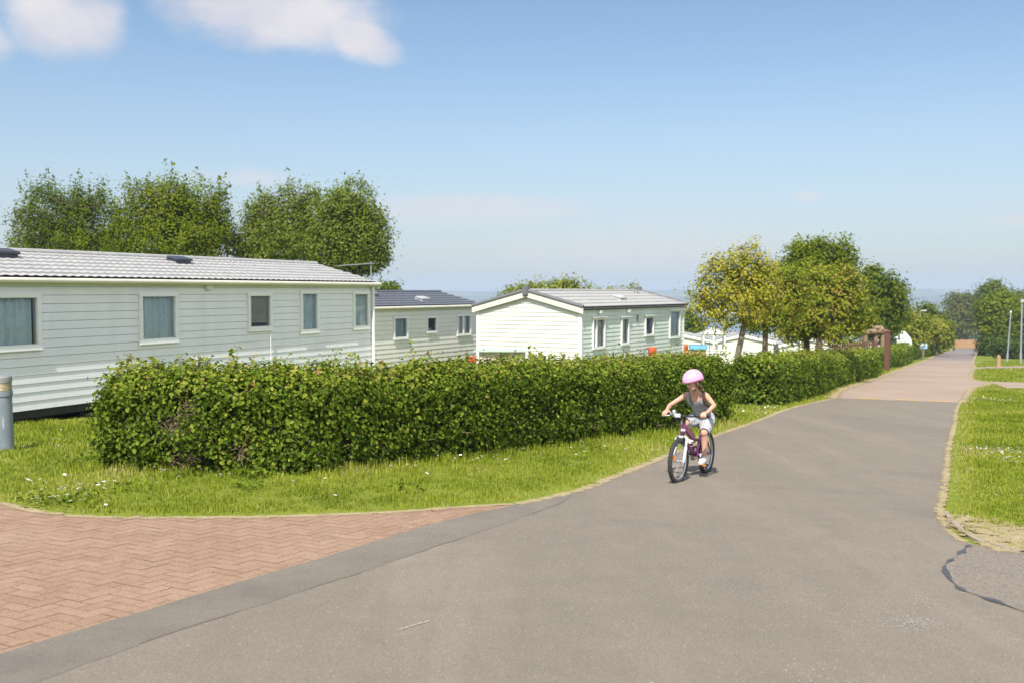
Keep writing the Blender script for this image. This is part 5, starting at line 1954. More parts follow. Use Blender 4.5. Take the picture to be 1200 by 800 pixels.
def gpx(px, py):
    d = pt(px, py, 1.0) - Vector((0, 0, HCAM))
    k = -HCAM / (d.z - GX * d.x - GY * d.y)
    return (d.x * k, d.y * k)


colony([gpx(72, 586), gpx(85, 580), gpx(60, 592)], 16, .26, .16, .021, .10)
colony([gpx(170, 568), gpx(190, 566), gpx(75, 532), gpx(98, 526), gpx(28, 570), gpx(8, 575), gpx(118, 572)], 5, .2, .12, .021, .10)
colony([gpx(250, 560), gpx(340, 566), gpx(430, 560), gpx(500, 553), gpx(560, 545), gpx(585, 548), gpx(600, 552), gpx(640, 540), gpx(690, 530), gpx(715, 532), gpx(740, 520)], 9, .35, .3, .021, .10)
colony([gpx(885, 486), gpx(895, 480)], 40, .35, .4, .022, .1)
colony([gpx(1160, 530), gpx(1172, 531), gpx(1180, 533), gpx(1195, 530), gpx(1185, 541), gpx(1197, 541), gpx(1150, 528)], 26, .22, .2, .017, .055)
colony([gpx(1165, 470), gpx(1155, 468)], 30, .5, .7, .022, .05)
colony([gpx(1128, 553), gpx(1195, 592), gpx(1170, 575)], 5, .2, .2, .015, .05)
for i in range(260):
    x, y = rng.uniform(-9, 22), rng.uniform(8, 28)
    if inside(LEFT_LAWN, [x], [y])[0] or inside(RIGHT_LAWN, [x], [y])[0]:
        daisy(x, y, .018, .085)
o = mb.build('daisies', [plain('petal_white', (.78, .78, .76), .7, .03), plain('petal_yellow', (.6, .42, .05), .7)])
tag(o, 'tiny white daisies scattered in loose patches over the grass', 'daisies', kind='stuff')
# broad leaved weeds in the verge
rng = np.random.default_rng(31)
pos, nrm, tint, size = [], [], [], []
for (px, py, n, s) in [(40, 590, 70, .16), (90, 588, 70, .2), (92, 545, 50, .12), (290, 572, 60, .12), (300, 560, 90, .1), (475, 575, 40, .12), (220, 560, 40, .1), (690, 530, 40, .12), (150, 575, 30, .12)]:
    cx, cy = gpx(px, py)
    for i in range(n):
        x, y = rng.normal(cx, s), rng.normal(cy, s)
        if not inside(LEFT_LAWN, [x], [y])[0]:
            continue
        pos.append((x, y, gz(x, y) + rng.uniform(.02, .10))); nrm.append(rng.normal(0, .45, 3) + np.array([0, 0, 1])); tint.append(rng.uniform(.2, .65)); size.append(rng.uniform(.03, .06))
o = leaves('weeds', np.array(pos), np.array(nrm), np.array(size), np.array(tint), hedge_leaf, None, rng, .75, .2, True)
tag(o, 'low broad leaved weeds among the verge grass', 'weeds', kind='stuff')
# ================================================================== BICYCLE
FRONT, REAR = Vector((1.862, 11.08)), Vector((2.342, 11.922))
hd = (FRONT - REAR).normalized()
HEAD = math.atan2(hd.y, hd.x)
gr_loc = Vector((REAR.x, REAR.y, gz(*REAR)))
pitch_b = math.asin((gz(*FRONT) - gz(*REAR)) / (FRONT - REAR).length)
purple = plain('frame_purple', (.155, .018, .12), .28, .1, 6, spec=.6)
white_p = plain('fork_white', (.52, .52, .54), .3, .04, 6, spec=.5)
silver = plain('alloy', (.55, .55, .56), .35, .08, 10, metal=.8)
black_p = plain('black_plastic', (.028, .028, .03), .45, .15)
tyre_m = plain('tyre_rubber', (.045, .044, .043), .75, .25, 20, bump=.8, bscale=90)
refl_o = plain('reflector_orange', (.7, .2, .02), .25, .05)
bike = thing('bicycle', "child's purple bicycle with a white fork and black tyres, ridden along the asphalt", 'bicycle', gr_loc, HEAD)
bike.rotation_euler = Matrix.Rotation(HEAD, 3, 'Z').to_euler()
bike.rotation_euler = (Matrix.Rotation(HEAD, 4, 'Z') @ Matrix.Rotation(-pitch_b, 4, 'Y')).to_euler()
WB, WR = .97, .25
BBP = Vector((.37, 0, .265))
HB0, HB1 = Vector((.868, 0, .52)), Vector((.825, 0, .645))


def wheel(c, name, steer=0.0):
    rot = Matrix.Rotation(steer, 4, 'Z')
    ax = (rot @ Vector((0, 1, 0)))
    h_ = MB().ring((0, 0, 0), ax, WR - .024, .024, 56, 12)
    # tread blocks
    for k in range(44):
        a = 2 * math.pi * k / 44
        for s_ in (-.011, .011):
            a2 = a + (.035 if s_ > 0 else 0)
            d = rot @ Vector((math.cos(a2), 0, math.sin(a2)))
            tn = rot @ Vector((-math.sin(a2), 0, math.cos(a2)))
            cc = d * (WR - .001) + ax * s_
            q = []
            for dr in (-.006, .003):
                for ds in (-.008, .008):
                    for dt in (-.009, .009):
                        q.append(cc + d * dr + ax * ds + tn * dt)
            h_.add(q, [(0, 2, 3, 1), (4, 5, 7, 6), (0, 1, 5, 4), (2, 6, 7, 3), (0, 4, 6, 2), (1, 3, 7, 5)])
    w_ = h_.build('wheel', tyre_m, bike, smooth=False, loc=c)
    MB().ring((0, 0, 0), ax, WR - .049, .009, 56, 8, sx=1.25).build('rim', silver, w_, smooth=True)
    sp_ = MB()
    for k in range(20):
        a = 2 * math.pi * k / 20
        s_ = 1 if k % 2 else -1
        d = rot @ Vector((math.cos(a), 0, math.sin(a)))
        d2 = rot @ Vector((math.cos(a + .9 * s_), 0, math.sin(a + .9 * s_)))
        sp_.tube([d2 * .02 + ax * .022 * s_, d * (WR - .055)], .0013, 4)
    sp_.build('spokes', silver, w_)
    MB().tube([ax * -.05, ax * -.028, ax * -.026, ax * .026, ax * .028, ax * .05], [.008, .012, .019, .019, .012, .008], 14).build('hub', silver, w_, smooth=False)
    d = rot @ Vector((math.cos(.35), 0, math.sin(.35)))
    d2 = rot @ Vector((-math.sin(.35), 0, math.cos(.35)))
    rf = MB()
    q = [d * .12 + ax * .012 + d2 * -.028, d * .145 + ax * .012 + d2 * -.03, d * .145 + ax * .012 + d2 * .03, d * .12 + ax * .012 + d2 * .028]
    q += [v - ax * .022 for v in q]
    rf.add(q, [(0, 1, 2, 3), (7, 6, 5, 4), (0, 4, 5, 1), (1, 5, 6, 2), (2, 6, 7, 3), (3, 7, 4, 0)])
    rf.build('reflector', refl_o, w_)
    return w_


STEER = R(-4)
wheel((0, 0, WR), 'rear_wheel')
wheel((WB, 0, WR), 'front_wheel', STEER)
ST = Vector((.215, 0, .52))
mb = MB()
mb.tube([BBP, ST], .017, 12)
mb.tube([HB0 + Vector((-.004, 0, .03)), Vector((.62, 0, .36)), BBP + Vector((.01, 0, .01))], [.021, .021, .019], 12)
mb.tube([HB1 + Vector((.01, 0, -.03)), Vector((.55, 0, .47)), Vector((.26, 0, .42))], [.018, .018, .016], 12)
for s_ in (-1, 1):
    mb.tube([BBP + Vector((-.03, .028 * s_, 0)), Vector((.15, .05 * s_, .25)), Vector((0, .056 * s_, WR))], .0105, 8)
    mb.tube([ST + Vector((.0, .018 * s_, -.04)), Vector((.12, .048 * s_, .40)), Vector((0, .056 * s_, WR))], .009, 8)
mb.tube([BBP + Vector((0, -.036, 0)), BBP + Vector((0, .036, 0))], .024, 14)
mb.build('frame', purple, bike, smooth=True)
MB().tube([HB0 + (HB0 - HB1).normalized() * .0, HB1], .025, 14).build('head_tube', purple, bike, smooth=True)
# lettering-like pale panel on the head tube
MB().tube([HB0 * .62 + HB1 * .38, HB0 * .38 + HB1 * .62], .0262, 14).build('head_badge', white_p, bike, smooth=True)
# fork
rs = Matrix.Rotation(STEER, 3, 'Z')
fa = Vector((WB, 0, WR))
mb = MB()
crown = HB0 + Vector((.01, 0, -.022))
mb.tube([crown + rs @ Vector((0, -.07, -.012)), crown + rs @ Vector((0, -.04, .014)), crown + rs @ Vector((0, .04, .014)), crown + rs @ Vector((0, .07, -.012))], [.018, .02, .02, .018], 12, dome=True)
for s_ in (-1, 1):
    tp = crown + rs @ Vector((0, .062 * s_, 0))
    bt = fa + rs @ Vector((-.01, .062 * s_, .02))
    mb.tube([tp, tp * .55 + bt * .45], [.015, .015], 12)
    mb.tube([tp * .57 + bt * .43, bt, fa + rs @ Vector((0, .06 * s_, -.012))], [.0195, .018, .011], 12, dome=True)
mb.build('fork', white_p, bike, smooth=True)
for s_ in (-1, 1):
    mb = MB()
    tp = crown + rs @ Vector((0.03, .045 * s_, -.03))
    mb.tube([tp + rs @ Vector((0, -.002 * s_, -.06)), tp + Vector((0, 0, .05))], .007, 8)
    mb.box(tp.x - .005, tp.x + .02, tp.y - .02 * s_ - .008, tp.y - .02 * s_ + .008, tp.z - .035, tp.z - .018, 0, .002)
    mb.build('brake', black_p, bike)
# stem and bars
STEM = HB1 + (HB1 - HB0).normalized() * .085
HBAR = Vector((.842, 0, .745))
mb = MB().tube([HB1, STEM, HBAR + Vector((-.02, 0, -.012)), HBAR], [.019, .018, .017, .02], 12, dome=True)
mb.build('stem', black_p, bike, smooth=True)
GRIP = {}
pathb = []
for y, x, z in ((-.275, -.045, .018), (-.16, -.02, .012), (-.1, 0, .002), (-.03, 0, 0), (.03, 0, 0), (.1, 0, .002), (.16, -.02, .012), (.275, -.045, .018)):
    pathb.append(HBAR + rs @ Vector((x, y, z)))
MB().tube(pathb, .0105, 10).build('handlebar', black_p, bike, smooth=True)
for s_ in (-1, 1):
    a = HBAR + rs @ Vector((-.0265, .185 * s_, .0135)); b_ = HBAR + rs @ Vector((-.046, .285 * s_, .0185))
    GRIP[s_] = (a, b_)
    mb = MB().tube([a, b_], .0155, 14)
    mb.ball(b_, .019, 10, 6)
    mb.build('grip', rubber, bike, smooth=True)
    mb = MB()
    c_ = HBAR + rs @ Vector((-.018, .15 * s_, .012))
    mb.tube([c_ + Vector((-.012, 0, 0)), c_ + Vector((.016, 0, .0))], .02, 12)
    mb.tube([c_ + Vector((.01, 0, -.005)), c_ + rs @ Vector((.05, .02 * s_, -.012)), c_ + rs @ Vector((.046, .075 * s_, -.02)), c_ + rs @ Vector((.03, .125 * s_, -.026))], [.008, .007, .006, .005], 8)
    mb.build('brake_lever', silver if s_ < 0 else black_p, bike, smooth=True)
mb = MB().tube([HBAR + Vector((.0, -.115, .012)), HBAR + Vector((.0, -.115, .045))], .026, 16, dome=True)
mb.build('bell', silver, bike, smooth=True)
MB().box(HBAR.x - .005, HBAR.x + .028, -.105, -.03, HBAR.z - .018, HBAR.z + .028, 0, .006).build('bar_light', white_p, bike)
for s_ in (-1, 1):
    c_ = HBAR + rs @ Vector((.02, .15 * s_, .008))
    mb = MB().tube([c_, HBAR + Vector((.085, .09 * s_, .015)), HBAR + Vector((.08, .02 * s_, -.07)), crown + Vector((.04, .03 * s_, .06)), crown + Vector((.035, .03 * s_, .0))], .0035, 6)
    mb.build('cable', black_p, bike, smooth=True)
# saddle
mb = MB().tube([ST + Vector((.005, 0, -.03)), Vector((.195, 0, .585))], .0125, 10)
mb.build('seat_post', silver, bike, smooth=True)
SAD = Vector((.185, 0, .605))
mb = MB()
mb.tube([SAD + Vector((-.10, 0, .012)), SAD + Vector((-.06, 0, .008)), SAD + Vector((.0, 0, 0)), SAD + Vector((.08, 0, -.002)), SAD + Vector((.13, 0, -.01))], [.02, .024, .022, .018, .014], 14,
        sx=[2.6, 3.0, 2.2, 1.2, 1.1], side=(0, 1, 0), dome=True)
mb.build('saddle', black_p, bike, smooth=True)
# drive train on the far (right, -y) side and pedals
CR = .13
cang = R(-52)
cd = Vector((math.cos(cang), 0, math.sin(cang)))
PED_L = BBP + cd * CR + Vector((0, .125, 0))
PED_R = BBP - cd * CR + Vector((0, -.125, 0))
mb = MB()
for s_, d in ((1, cd), (-1, -cd)):
    a = BBP + Vector((0, .055 * s_, 0))
    mb.tube([a - d * .012, a + d * CR * .5, a + d * CR + Vector((0, .012 * s_, 0))], [.014, .010, .010], 8, dome=True)
mb.tube([BBP + Vector((0, -.06, 0)), BBP + Vector((0, .06, 0))], .011, 10)
mb.build('crank', silver, bike, smooth=True)
mb = MB().ring(BBP + Vector((0, -.045, 0)), (0, 1, 0), .066, .006, 32, 6)
mb.ring((0, -.045, WR), (0, 1, 0), .032, .008, 24, 6)
for k in range(5):
    a = 2 * math.pi * k / 5
    mb.tube([BBP + Vector((0, -.045, 0)), BBP + Vector((.066 * math.cos(a), -.045, .066 * math.sin(a)))], .006, 6)
mb.build('chainring', black_p, bike)
mb = MB()
for sz in (1, -1):
    mb.tube([BBP + Vector((0, -.045, .068 * sz)), Vector((0, -.045, WR + .034 * sz))], .0045, 6)
mb.build('chain', plain('chain_steel', (.1, .09, .08), .5, metal=.5), bike)
mb = MB().tube([BBP + Vector((.075, -.056, .0)), BBP + Vector((.03, -.056, .08)), BBP + Vector((-.12, -.056, .078)), Vector((.06, -.056, WR + .055))], [.012, .014, .013, .008], 8)
mb.build('chain_guard', black_p, bike, smooth=True)
for P_ in (PED_L, PED_R):
    mb = MB().box(P_.x - .042, P_.x + .042, P_.y - .042, P_.y + .042, P_.z - .011, P_.z + .011, 0, .004)
    pd = mb.build('pedal', black_p, bike)
    for sx_ in (-1, 1):
        mb = MB().box(P_.x + sx_ * .0425 - .003, P_.x + sx_ * .0425 + .003, P_.y - .034, P_.y + .034, P_.z - .009, P_.z + .009, 0, .001)
        mb.build('reflector', refl_o, pd)
MB().tube([Vector((.30, .04, .22)), Vector((.19, .09, .05))], .007, 8).build('kickstand', black_p, bike)

# ================================================================== THE CYCLIST
skin_m, t, b, out = material('skin')
va = t.new('ShaderNodeAttribute', attribute_name='paint').outputs['Color']
co = t.new('ShaderNodeTexCoord').outputs['Object']
cc = t.mix(1.0, va, t.ramp(t.noise(co, 14, 4, .6), [(.3, (.92, .9, .88)), (.7, (1.06, 1.05, 1.04))]), 'MULTIPLY')
t.put(b.inputs['Base Color'], cc)
b.inputs['Roughness'].default_value = .5
b.inputs['Specular IOR Level'].default_value = .35
b.inputs['Subsurface Weight'].default_value = .12
b.inputs['Subsurface Radius'].default_value = (.012, .004, .002)
b.inputs['Subsurface Scale'].default_value = .5


def remesh(mb, voxel, it=4, fac=.5):
    me = bpy.data.meshes.new('tmp')
    me.from_pydata(mb.v, [], mb.f)
    me.update()
    o = bpy.data.objects.new('tmp', me)
    col.objects.link(o)
    bm = bmesh.new()
    bm.from_mesh(me)
    bmesh.ops.recalc_face_normals(bm, faces=bm.faces)
    bm.to_mesh(me)
    bm.free()
    r = o.modifiers.new('r', 'REMESH')
    r.mode = 'VOXEL'
    r.voxel_size = voxel
    s = o.modifiers.new('s', 'SMOOTH')
    s.factor = fac
    s.iterations = it
    dg = bpy.context.evaluated_depsgraph_get()
    dg.update()
    nm = bpy.data.meshes.new_from_object(o.evaluated_get(dg))
    bpy.data.objects.remove(o)
    bpy.data.meshes.remove(me)
    return nm


def ik(a, c, l1, l2, pole):
    d = c - a
    L = min(d.length, (l1 + l2) * .999)
    u = d.normalized()
    k = (l1 * l1 - l2 * l2 + L * L) / (2 * L)
    h_ = math.sqrt(max(l1 * l1 - k * k, 1e-8))
    p = (pole - u * pole.dot(u)).normalized()
    return a + u * k + p * h_


PEL = Vector((.165, 0, .685))
WAI = Vector((.235, 0, .785))
CHE = Vector((.342, 0, .895))
SHO = Vector((.42, 0, .972))
NEC = Vector((.468, 0, 1.022))
HEADC = Vector((.535, -.004, 1.118))
HROT = (Matrix.Rotation(R(-36), 3, 'Z') @ Matrix.Rotation(R(14), 3, 'Y'))


def hp(x, y, z):
    return HEADC + HROT @ Vector((x, y, z))


JO = {}
for s_ in (-1, 1):
    sh = SHO + Vector((-.005, .119 * s_, -.005))
    a, b_ = GRIP[s_]
    gm_ = (a + b_) / 2 + Vector((0, 0, 0))
    wr = gm_ + Vector((-.058, .012 * s_, .036))
    el = ik(sh, wr, .236, .208, Vector((-.25, 1.0 * s_, -.15)) if s_ > 0 else Vector((-.2, 1.0 * s_, -.5)))
    hip = PEL + Vector((.0, .068 * s_, -.015))
    pd_ = PED_L if s_ > 0 else PED_R
    an = pd_ + Vector((-.075, -.025 * s_, .082 if s_ > 0 else .088))
    kn = ik(hip, an, .285, .285, Vector((1, .12 * s_, .35)))
    JO[s_] = dict(sh=sh, el=el, wr=wr, hip=hip, an=an, kn=kn, pd=pd_, grip=(a, b_))


def torso(mb, g=0.0, top=True):
    mb.tube([PEL + Vector((-.015, 0, -.045)), PEL, PEL * .5 + WAI * .5, WAI, WAI * .5 + CHE * .5, CHE, CHE * .35 + SHO * .65, SHO], [.075 + g, .088 + g, .083 + g, .076 + g, .078 + g, .083 + g, .076 + g, .05 + g], 24,
            sx=[1.2, 1.28, 1.24, 1.2, 1.24, 1.28, 1.38, 1.5], side=(0, 1, 0), dome=True)


body = MB()
torso(body)
body.tube([SHO + Vector((-.01, 0, -.02)), NEC, HEADC + Vector((-.02, 0, -.03))], [.045, .037, .038], 16)
# skull, jaw, cheeks, nose, ears
body.ball(hp(-.012, 0, .018), (.088, .072, .085), 24, 16, rot=HROT)
body.ball(hp(.012, 0, -.038), (.066, .058, .066), 20, 14, rot=HROT)
body.ball(hp(.042, 0, -.078), (.026, .026, .022), 12, 8, rot=HROT)
body.tube([hp(.068, 0, .012), hp(.082, 0, -.012), hp(.084, 0, -.024)], [.007, .010, .011], 10, dome=True)
for s_ in (-1, 1):
    body.ball(hp(.045, .033 * s_, -.028), (.026, .022, .026), 12, 8, rot=HROT)
    body.ball(hp(-.012, .073 * s_, -.012), (.018, .009, .026), 12, 8, rot=HROT)
    body.ball(hp(.066, .026 * s_, .018), (.012, .017, .006), 10, 6, rot=HROT)
body.ball(hp(.072, 0, -.050), (.012, .02, .006), 10, 6, rot=HROT)
body.ball(hp(.070, 0, -.060), (.011, .016, .006), 10, 6, rot=HROT)
for s_ in (-1, 1):
    j = JO[s_]
    body.ball(j['sh'] + Vector((0, -.012 * s_, -.004)), (.038, .038, .038), 14, 10)
    body.tube([j['sh'], j['sh'] * .65 + j['el'] * .35, j['sh'] * .2 + j['el'] * .8, j['el']], [.033, .031, .0255, .0245], 14, dome=True)
    body.tube([j['el'], j['el'] * .7 + j['wr'] * .3, j['el'] * .25 + j['wr'] * .75, j['wr']], [.0245, .0265, .0205, .0185], 14, dome=True)
    # hand: palm over the grip, four fingers round it, thumb below
    a, b_ = j['grip']
    ax = (b_ - a).normalized()
    gc = (a + b_) / 2 - ax * .006
    fw = Vector((1, 0, 0)) - ax * ax.x
    fw.normalize()
    up_ = fw.cross(ax) if fw.cross(ax).z > 0 else ax.cross(fw)
    body.tube([j['wr'], gc + up_ * .031 - fw * .022, gc + up_ * .029 + fw * .004], [.0185, .0165, .0125], 14, sx=[1.0, 1.75, 2.3], side=ax, dome=True)
    for k, (off, sc_) in enumerate(((-.027, .92), (-.009, 1.0), (.009, .97), (.026, .82))):
        c_ = gc + ax * off
        pts = []
        rr2 = .0235
        for dg in ((5, 40, 75, 112, 150) if (s_ > 0 or k < 0) else (2, 30, 58, 88, 112)):
            th = R(dg * (1.0 if sc_ > .9 else .92))
            ext = 1.0 if s_ > 0 else 1.0 + .35 * dg / 112
            pts.append(c_ + up_ * (rr2 * ext * math.cos(th)) + fw * (rr2 * ext * 1.15 * math.sin(th)))
        if s_ < 0:
            pts.append(pts[-1] - up_ * .014 + fw * .002)
        body.tube(pts, [.0088, .0085, .008, .0076, .0070] + ([.0064] if s_ < 0 else []), 10, dome=True)
    th0 = gc - ax * .034 * 1 + up_ * .018 - fw * .024
    body.tube([j['wr'] * .35 + (gc + up_ * .025 - ax * .012 - fw * .02) * .65, th0, gc - ax * .044 - up_ * .006 - fw * .024, gc - ax * .046 - up_ * .022 - fw * .006], [.011, .010, .0088, .0078], 10, dome=True)
    # legs
    body.tube([j['hip'], j['hip'] * .6 + j['kn'] * .4, j['hip'] * .15 + j['kn'] * .85, j['kn']], [.068, .062, .046, .043], 18, dome=True)
    body.ball(j['kn'] + Vector((.008, 0, 0)), (.042, .038, .042), 14, 10)
    calf = (j['kn'] * .68 + j['an'] * .32)
    dn = (j['an'] - j['kn']).normalized()
    back = Vector((-1, 0, 0)) - dn * dn.dot(Vector((-1, 0, 0)))
    body.tube([j['kn'], calf + back.normalized() * .012, j['kn'] * .25 + j['an'] * .75, j['an']], [.038, .039, .027, .0245], 16, dome=True)
    body.tube([j['an'] + Vector((-.02, 0, -.028)), j['an'] + Vector((.03, 0, -.032)), j['an'] + Vector((.095, 0, -.045)), j['an'] + Vector((.125, 0, -.05))], [.026, .026, .02, .015], 14, sx=[1, 1.05, 1.5, 1.6], side=(0, 1, 0), dome=True)
    body.tube([j['an'], j['an'] + Vector((0, 0, -.03))], .026, 12)
bme = remesh(body, .0042, 5, .5)
bme.name = 'person'
bme.materials.clear()
bme.materials.append(skin_m)
SKIN = (.56, .33, .235)
ca_ = bme.color_attributes.new('paint', 'FLOAT_COLOR', 'POINT')
inv = HROT.transposed()
vals = []
for v in bme.vertices:
    q = inv @ (v.co - HEADC)
    c_ = Vector(SKIN)
    if q.x > .03 and abs(q.y) < .06 and abs(q.z) < .11:
        for s_ in (-1, 1):
            de = math.hypot((q.y - .027 * s_) / .014, (q.z - .005) / .007)
            if de < 1:
                c_ = Vector((.62, .58, .55)) if math.hypot((q.y - .027 * s_) / .006, (q.z - .005) / .0065) > 1 else Vector((.03, .018, .012))
            elif de < 1.35:
                c_ = Vector((.16, .08, .05))
            if abs((q.z - .024) + .25 * (abs(q.y) - .027) ** 2 * 60) < .004 and abs(abs(q.y) - .028) < .017:
                c_ = Vector((.14, .075, .04))
        if abs(q.y) < .022 and abs(q.z + .055) < .009:
            c_ = Vector((.46, .16, .14)) if abs(q.z + .055) > .0018 else Vector((.16, .05, .05))
        d = math.hypot((abs(q.y) - .036) / .02, (q.z + .028) / .018)
        if d < 1 and c_ == Vector(SKIN):
            c_ = c_.lerp(Vector((.55, .22, .17)), .35 * (1 - d))
    for s_ in (-1, 1):
        for jn in ('kn', 'el'):
            d = (v.co - JO[s_][jn]).length
            if d < .045:
                c_ = c_.lerp(Vector((.48, .22, .16)), .3 * (1 - d / .045))
    vals += [c_.x, c_.y, c_.z, 1]
ca_.data.foreach_set('color', vals)
bme.polygons.foreach_set('use_smooth', [True] * len(bme.polygons))
person = bpy.data.objects.new('person', bme)
col.objects.link(person)
person.location = gr_loc
person.rotation_euler = bike.rotation_euler
tag(person, 'child cycling in pink helmet, grey sleeveless top, pale shorts and white shoes', 'person')


def cloth_mat(name, c, pat=None):
    m, t, b, out = material(name)
    co = t.new('ShaderNodeTexCoord').outputs['Object']
    f = t.noise(co, 9, 5, .6)
    cc = t.ramp(f, [(.3, tuple(v * .88 for v in c)), (.7, tuple(min(1, v * 1.08) for v in c))])
    if pat:
        vo = t.new('ShaderNodeTexVoronoi')
        t.put(vo.inputs['Vector'], co)
        vo.inputs['Scale'].default_value = pat[0]
        cc = t.mix(t.smooth(vo.outputs['Distance'], .32, .22), cc, pat[1])
    t.put(b.inputs['Base Color'], cc)
    b.inputs['Roughness'].default_value = .85
    b.inputs['Specular IOR Level'].default_value = .2
    bn = t.new('ShaderNodeBump')
    bn.inputs['Strength'].default_value = .7
    bn.inputs['Distance'].default_value = .012
    t.put(bn.inputs['Height'], t.noise(co, 22, 4, .55, 1.2))
    t.l.new(bn.outputs[0], b.inputs['Normal'])
    return m


def crumple(me, amp, f):
    ns = [v.normal.copy() for v in me.vertices]
    for v, n_ in zip(me.vertices, ns):
        p = v.co * f
        v.co += n_ * amp * (noise.noise(p) + .5 * noise.noise(Vector((p.x * .6, p.y * 2.2, p.z * 2.6))))


def cut_mesh(me, keep):
    bm = bmesh.new()
    bm.from_mesh(me)
    bmesh.ops.delete(bm, geom=[f for f in bm.faces if not keep(f.calc_center_median())], context='FACES')
    bm.to_mesh(me)
    bm.free()


def wear(name, me, m, solid=0.0):
    me.name = name
    me.materials.clear()
    me.materials.append(m)
    me.polygons.foreach_set('use_smooth', [True] * len(me.polygons))
    o = bpy.data.objects.new(name, me)
    col.objects.link(o)
    o.parent = person
    if solid:
        s_ = o.modifiers.new('cloth', 'SOLIDIFY')
        s_.thickness = solid
        s_.offset = 0
    return o


# sleeveless top
tp = MB()
torso(tp, .009)
SPN = (SHO - PEL).normalized()
FR = Vector((SPN.z, 0, -SPN.x))          # chest-ward
tme = remesh(tp, .006, 5)


def keep_top(c):
    h_ = (c - PEL).dot(SPN)
    f = (c - PEL).dot(FR)
    neck = .335 if f > 0 else .345
    arm = .29 + max(0, .105 - abs(c.y)) * 1.5
    return .005 < h_ < min(neck, arm)


crumple(tme, .006, 16)
cut_mesh(tme, keep_top)
top_m = cloth_mat('top_grey', (.27, .305, .32), (110, (.36, .395, .41)))
wear('sleeveless_top', tme, top_m, .004)
# shoulder straps
for s_ in (-1, 1):
    mb = MB()
    pts = []
    for (h_, f, y) in ((.285, .083, .066), (.33, .086, .078), (.365, .072, .088), (.393, .03, .094), (.39, -.03, .092), (.345, -.078, .08), (.29, -.092, .07)):
        pts.append(PEL + SPN * h_ + FR * f + Vector((0, y * s_, 0)))
    mb.tube(pts, .006, 8, sx=3.6, side=(0, 1, 0))
    mb.build('strap', top_m, person, smooth=True)
# shorts
sh_m = cloth_mat('shorts_pale', (.40, .405, .42), (70, (.30, .315, .345)))
shm = MB()
shm.tube([PEL + Vector((-.02, 0, -.05)), PEL, PEL * .6 + WAI * .4], [.092, .103, .094], 24, sx=[1.25, 1.36, 1.36], side=(0, 1, 0), dome=True)
for s_ in (-1, 1):
    j = JO[s_]
    shm.tube([j['hip'], j['hip'] * .6 + j['kn'] * .4, j['hip'] * .2 + j['kn'] * .8, j['hip'] * -.15 + j['kn'] * 1.15], [.083, .079, .062, .059], 18, dome=True)
sme = remesh(shm, .0065, 5)


def keep_sh(c):
    h_ = (c - PEL).dot(SPN)
    if h_ > .055:
        for s_ in (-1, 1):
            pass
    for s_ in (-1, 1):
        j = JO[s_]
        if c.y * s_ > 0:
            d = (j['kn'] - j['hip'])
            t_ = (c - j['hip']).dot(d) / d.length_squared
            if t_ > .97:
                return False
    return h_ < .075 or (c.x > .28)


crumple(sme, .011, 14)
cut_mesh(sme, keep_sh)
wear('shorts', sme, sh_m, .004)
# shoes
shoe_m = cloth_mat('shoe_white', (.70, .66, .62))
sole_m = plain('shoe_sole', (.5, .42, .36), .8, .1)
for s_ in (-1, 1):
    j = JO[s_]
    mb = MB()
    mb.tube([j['an'] + Vector((-.034, 0, -.034)), j['an'] + Vector((.03, 0, -.034)), j['an'] + Vector((.095, 0, -.048)), j['an'] + Vector((.138, 0, -.054))], [.031, .031, .024, .017], 16, sx=[1, 1.1, 1.5, 1.7], side=(0, 1, 0), dome=True)
    mb.tube([j['an'] + Vector((-.006, 0, .0)), j['an'] + Vector((0, 0, -.03))], .034, 14)
    sme2 = remesh(mb, .005, 3)
    so = wear('shoe', sme2, shoe_m)
    mb = MB().tube([j['an'] + Vector((-.04, 0, -.066)), j['an'] + Vector((.03, 0, -.066)), j['an'] + Vector((.10, 0, -.068)), j['an'] + Vector((.145, 0, -.068))], [.009, .009, .009, .008], 12, sx=[2.8, 3.2, 4.0, 3.0], side=(0, 1, 0), dome=True)
    mb.build('sole', sole_m, so, smooth=True)
# hair: cap below the helmet and a long plait over the left shoulder
hair_m = plain('hair_brown', (.095, .045, .022), .5, .35, 30, stretch=(1, 1, .25), spec=.4)
mb = MB()
mb.ball(hp(-.026, 0, .012), (.086, .0765, .082), 20, 14, rot=HROT)
hme = remesh(mb, .006, 2)
cut_mesh(hme, lambda c: (inv @ (c - HEADC)).x < .012 - .02 * ((inv @ (c - HEADC)).z < -.03))
wear('hair', hme, hair_m)
mb = MB()
br_p = [hp(-.035, .066, -.045), Vector((.475, .105, 1.0)), Vector((.478, .108, .94)), Vector((.452, .112, .88)), Vector((.40, .135, .845)), Vector((.345, .165, .82))]
pp = []
for i in range(len(br_p) - 1):
    for k in range(4):
        pp.append(br_p[i].lerp(br_p[i + 1], k / 4))
pp.append(br_p[-1])
for i, p in enumerate(pp):
    r_ = .0185 * (1 - .35 * i / len(pp))
    for s_ in (-1, 1):
        mb.ball(p + Vector((.002 * s_, .008 * s_, .004 * (1 if i % 2 else -1) * s_)), (r_ * .75, r_ * .75, r_ * 1.05), 10, 7)
mb.build('plait', hair_m, person, smooth=True)
mb = MB()
mb.ball(pp[-3], (.017, .017, .012), 12, 8)
mb.build('hair_tie', plain('tie_pink', (.5, .08, .2), .6), person, smooth=True)
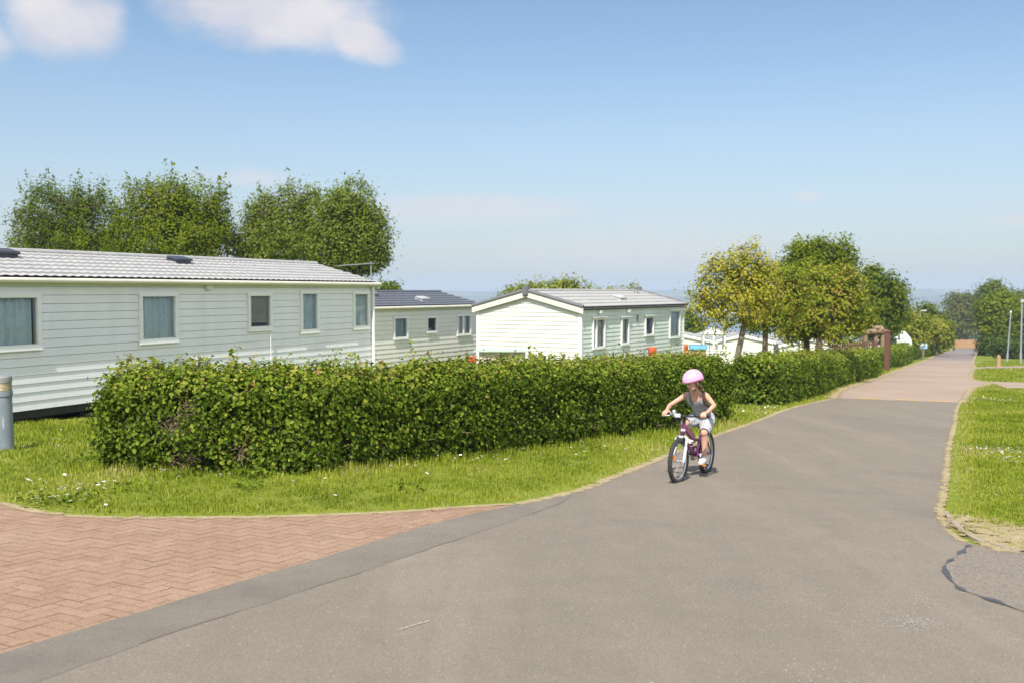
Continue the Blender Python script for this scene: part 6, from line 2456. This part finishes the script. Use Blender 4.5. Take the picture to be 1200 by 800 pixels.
# helmet
hel_m = plain('helmet_pink', (.72, .37, .55), .32, .03, 6, spec=.5)
hrot = HROT @ Matrix.Rotation(R(2), 3, 'Y')
HC = hp(-.006, 0, .040)
mb = MB()
nu_, nv_ = 40, 16
for shell, (k_, dz_) in enumerate(((1.0, 0.0), (.90, 0.0))):
    vs = []
    for i in range(nv_ + 1):
        th = R(98) * i / nv_
        for jx in range(nu_):
            ph = 2 * math.pi * jx / nu_
            s_ = max(math.sin(th), .015)
            ex = 1.0 + .06 * max(0, math.cos(ph)) * (i / nv_) ** 3
            low = -.018 * max(0, -math.cos(ph)) * (i / nv_) ** 4
            p = Vector((.130 * k_ * s_ * math.cos(ph) * ex, .104 * k_ * s_ * math.sin(ph), .112 * k_ * math.cos(th) + low - (.0 if i < nv_ else .004)))
            vs.append(HC + hrot @ p)
    fs = [(i * nu_ + jx, (i + 1) * nu_ + jx, (i + 1) * nu_ + (jx + 1) % nu_, i * nu_ + (jx + 1) % nu_) for i in range(nv_) for jx in range(nu_)]
    if shell:
        fs = [f[::-1] for f in fs]
    mb.add(vs, fs)
o0_ = nv_ * nu_
o1_ = (nv_ + 1) * nu_ + nv_ * nu_
mb.f += [[o0_ + jx, o1_ + jx, o1_ + (jx + 1) % nu_, o0_ + (jx + 1) % nu_] for jx in range(nu_)]
mb.m += [0] * nu_
hel = mb.build('helmet', hel_m, person, smooth=True)
vent_d = plain('vent_dark', (.06, .03, .05), .6)
for (th, ph, l_, w_) in ((56, 22, .028, .0075), (56, -22, .028, .0075), (34, 0, .026, .008), (60, 62, .026, .0075), (60, -62, .026, .0075), (38, 48, .026, .008), (38, -48, .026, .008), (55, 100, .026, .0075), (55, -100, .026, .0075), (50, 150, .028, .008), (50, -150, .028, .008)):
    t_, p_ = R(th), R(ph)
    nrm_ = Vector((math.sin(t_) * math.cos(p_), math.sin(t_) * math.sin(p_), math.cos(t_)))
    c0 = Vector((.130 * nrm_.x, .104 * nrm_.y, .112 * nrm_.z))
    tx = Vector((0, 0, 1)).cross(nrm_).normalized() if th > 20 else Vector((0, 1, 0))
    ty = nrm_.cross(tx)
    ring = []
    for k in range(14):
        a = 2 * math.pi * k / 14
        q = c0 + tx * l_ * .5 * math.cos(a) + ty * w_ * .6 * math.sin(a)
        kk = 1 / math.sqrt((q.x / .130) ** 2 + (q.y / .104) ** 2 + (q.z / .112) ** 2)
        ring.append(HC + hrot @ (q * kk * 1.006))
    cen = sum(ring, Vector()) / 14
    MB().add(ring + [cen], [(k, (k + 1) % 14, 14) for k in range(14)]).build('vent', vent_d, hel)
for s_ in (-1, 1):
    mb = MB()
    mb.tube([hp(.03, .082 * s_, .03), hp(.012, .076 * s_, -.03), hp(.02, .05 * s_, -.085), hp(.028, .0, -.105)], .0045, 6)
    mb.tube([hp(-.06, .078 * s_, .02), hp(.012, .076 * s_, -.03)], .0045, 6)
    mb.build('chin_strap', black_p, hel, smooth=True)
MB().ring(HC + hrot @ Vector((0, 0, -.012)), hrot @ Vector((0, 0, 1)), .108, .004, 40, 6).build('rim_trim', plain('trim_dark_pink', (.3, .07, .16), .5), hel)
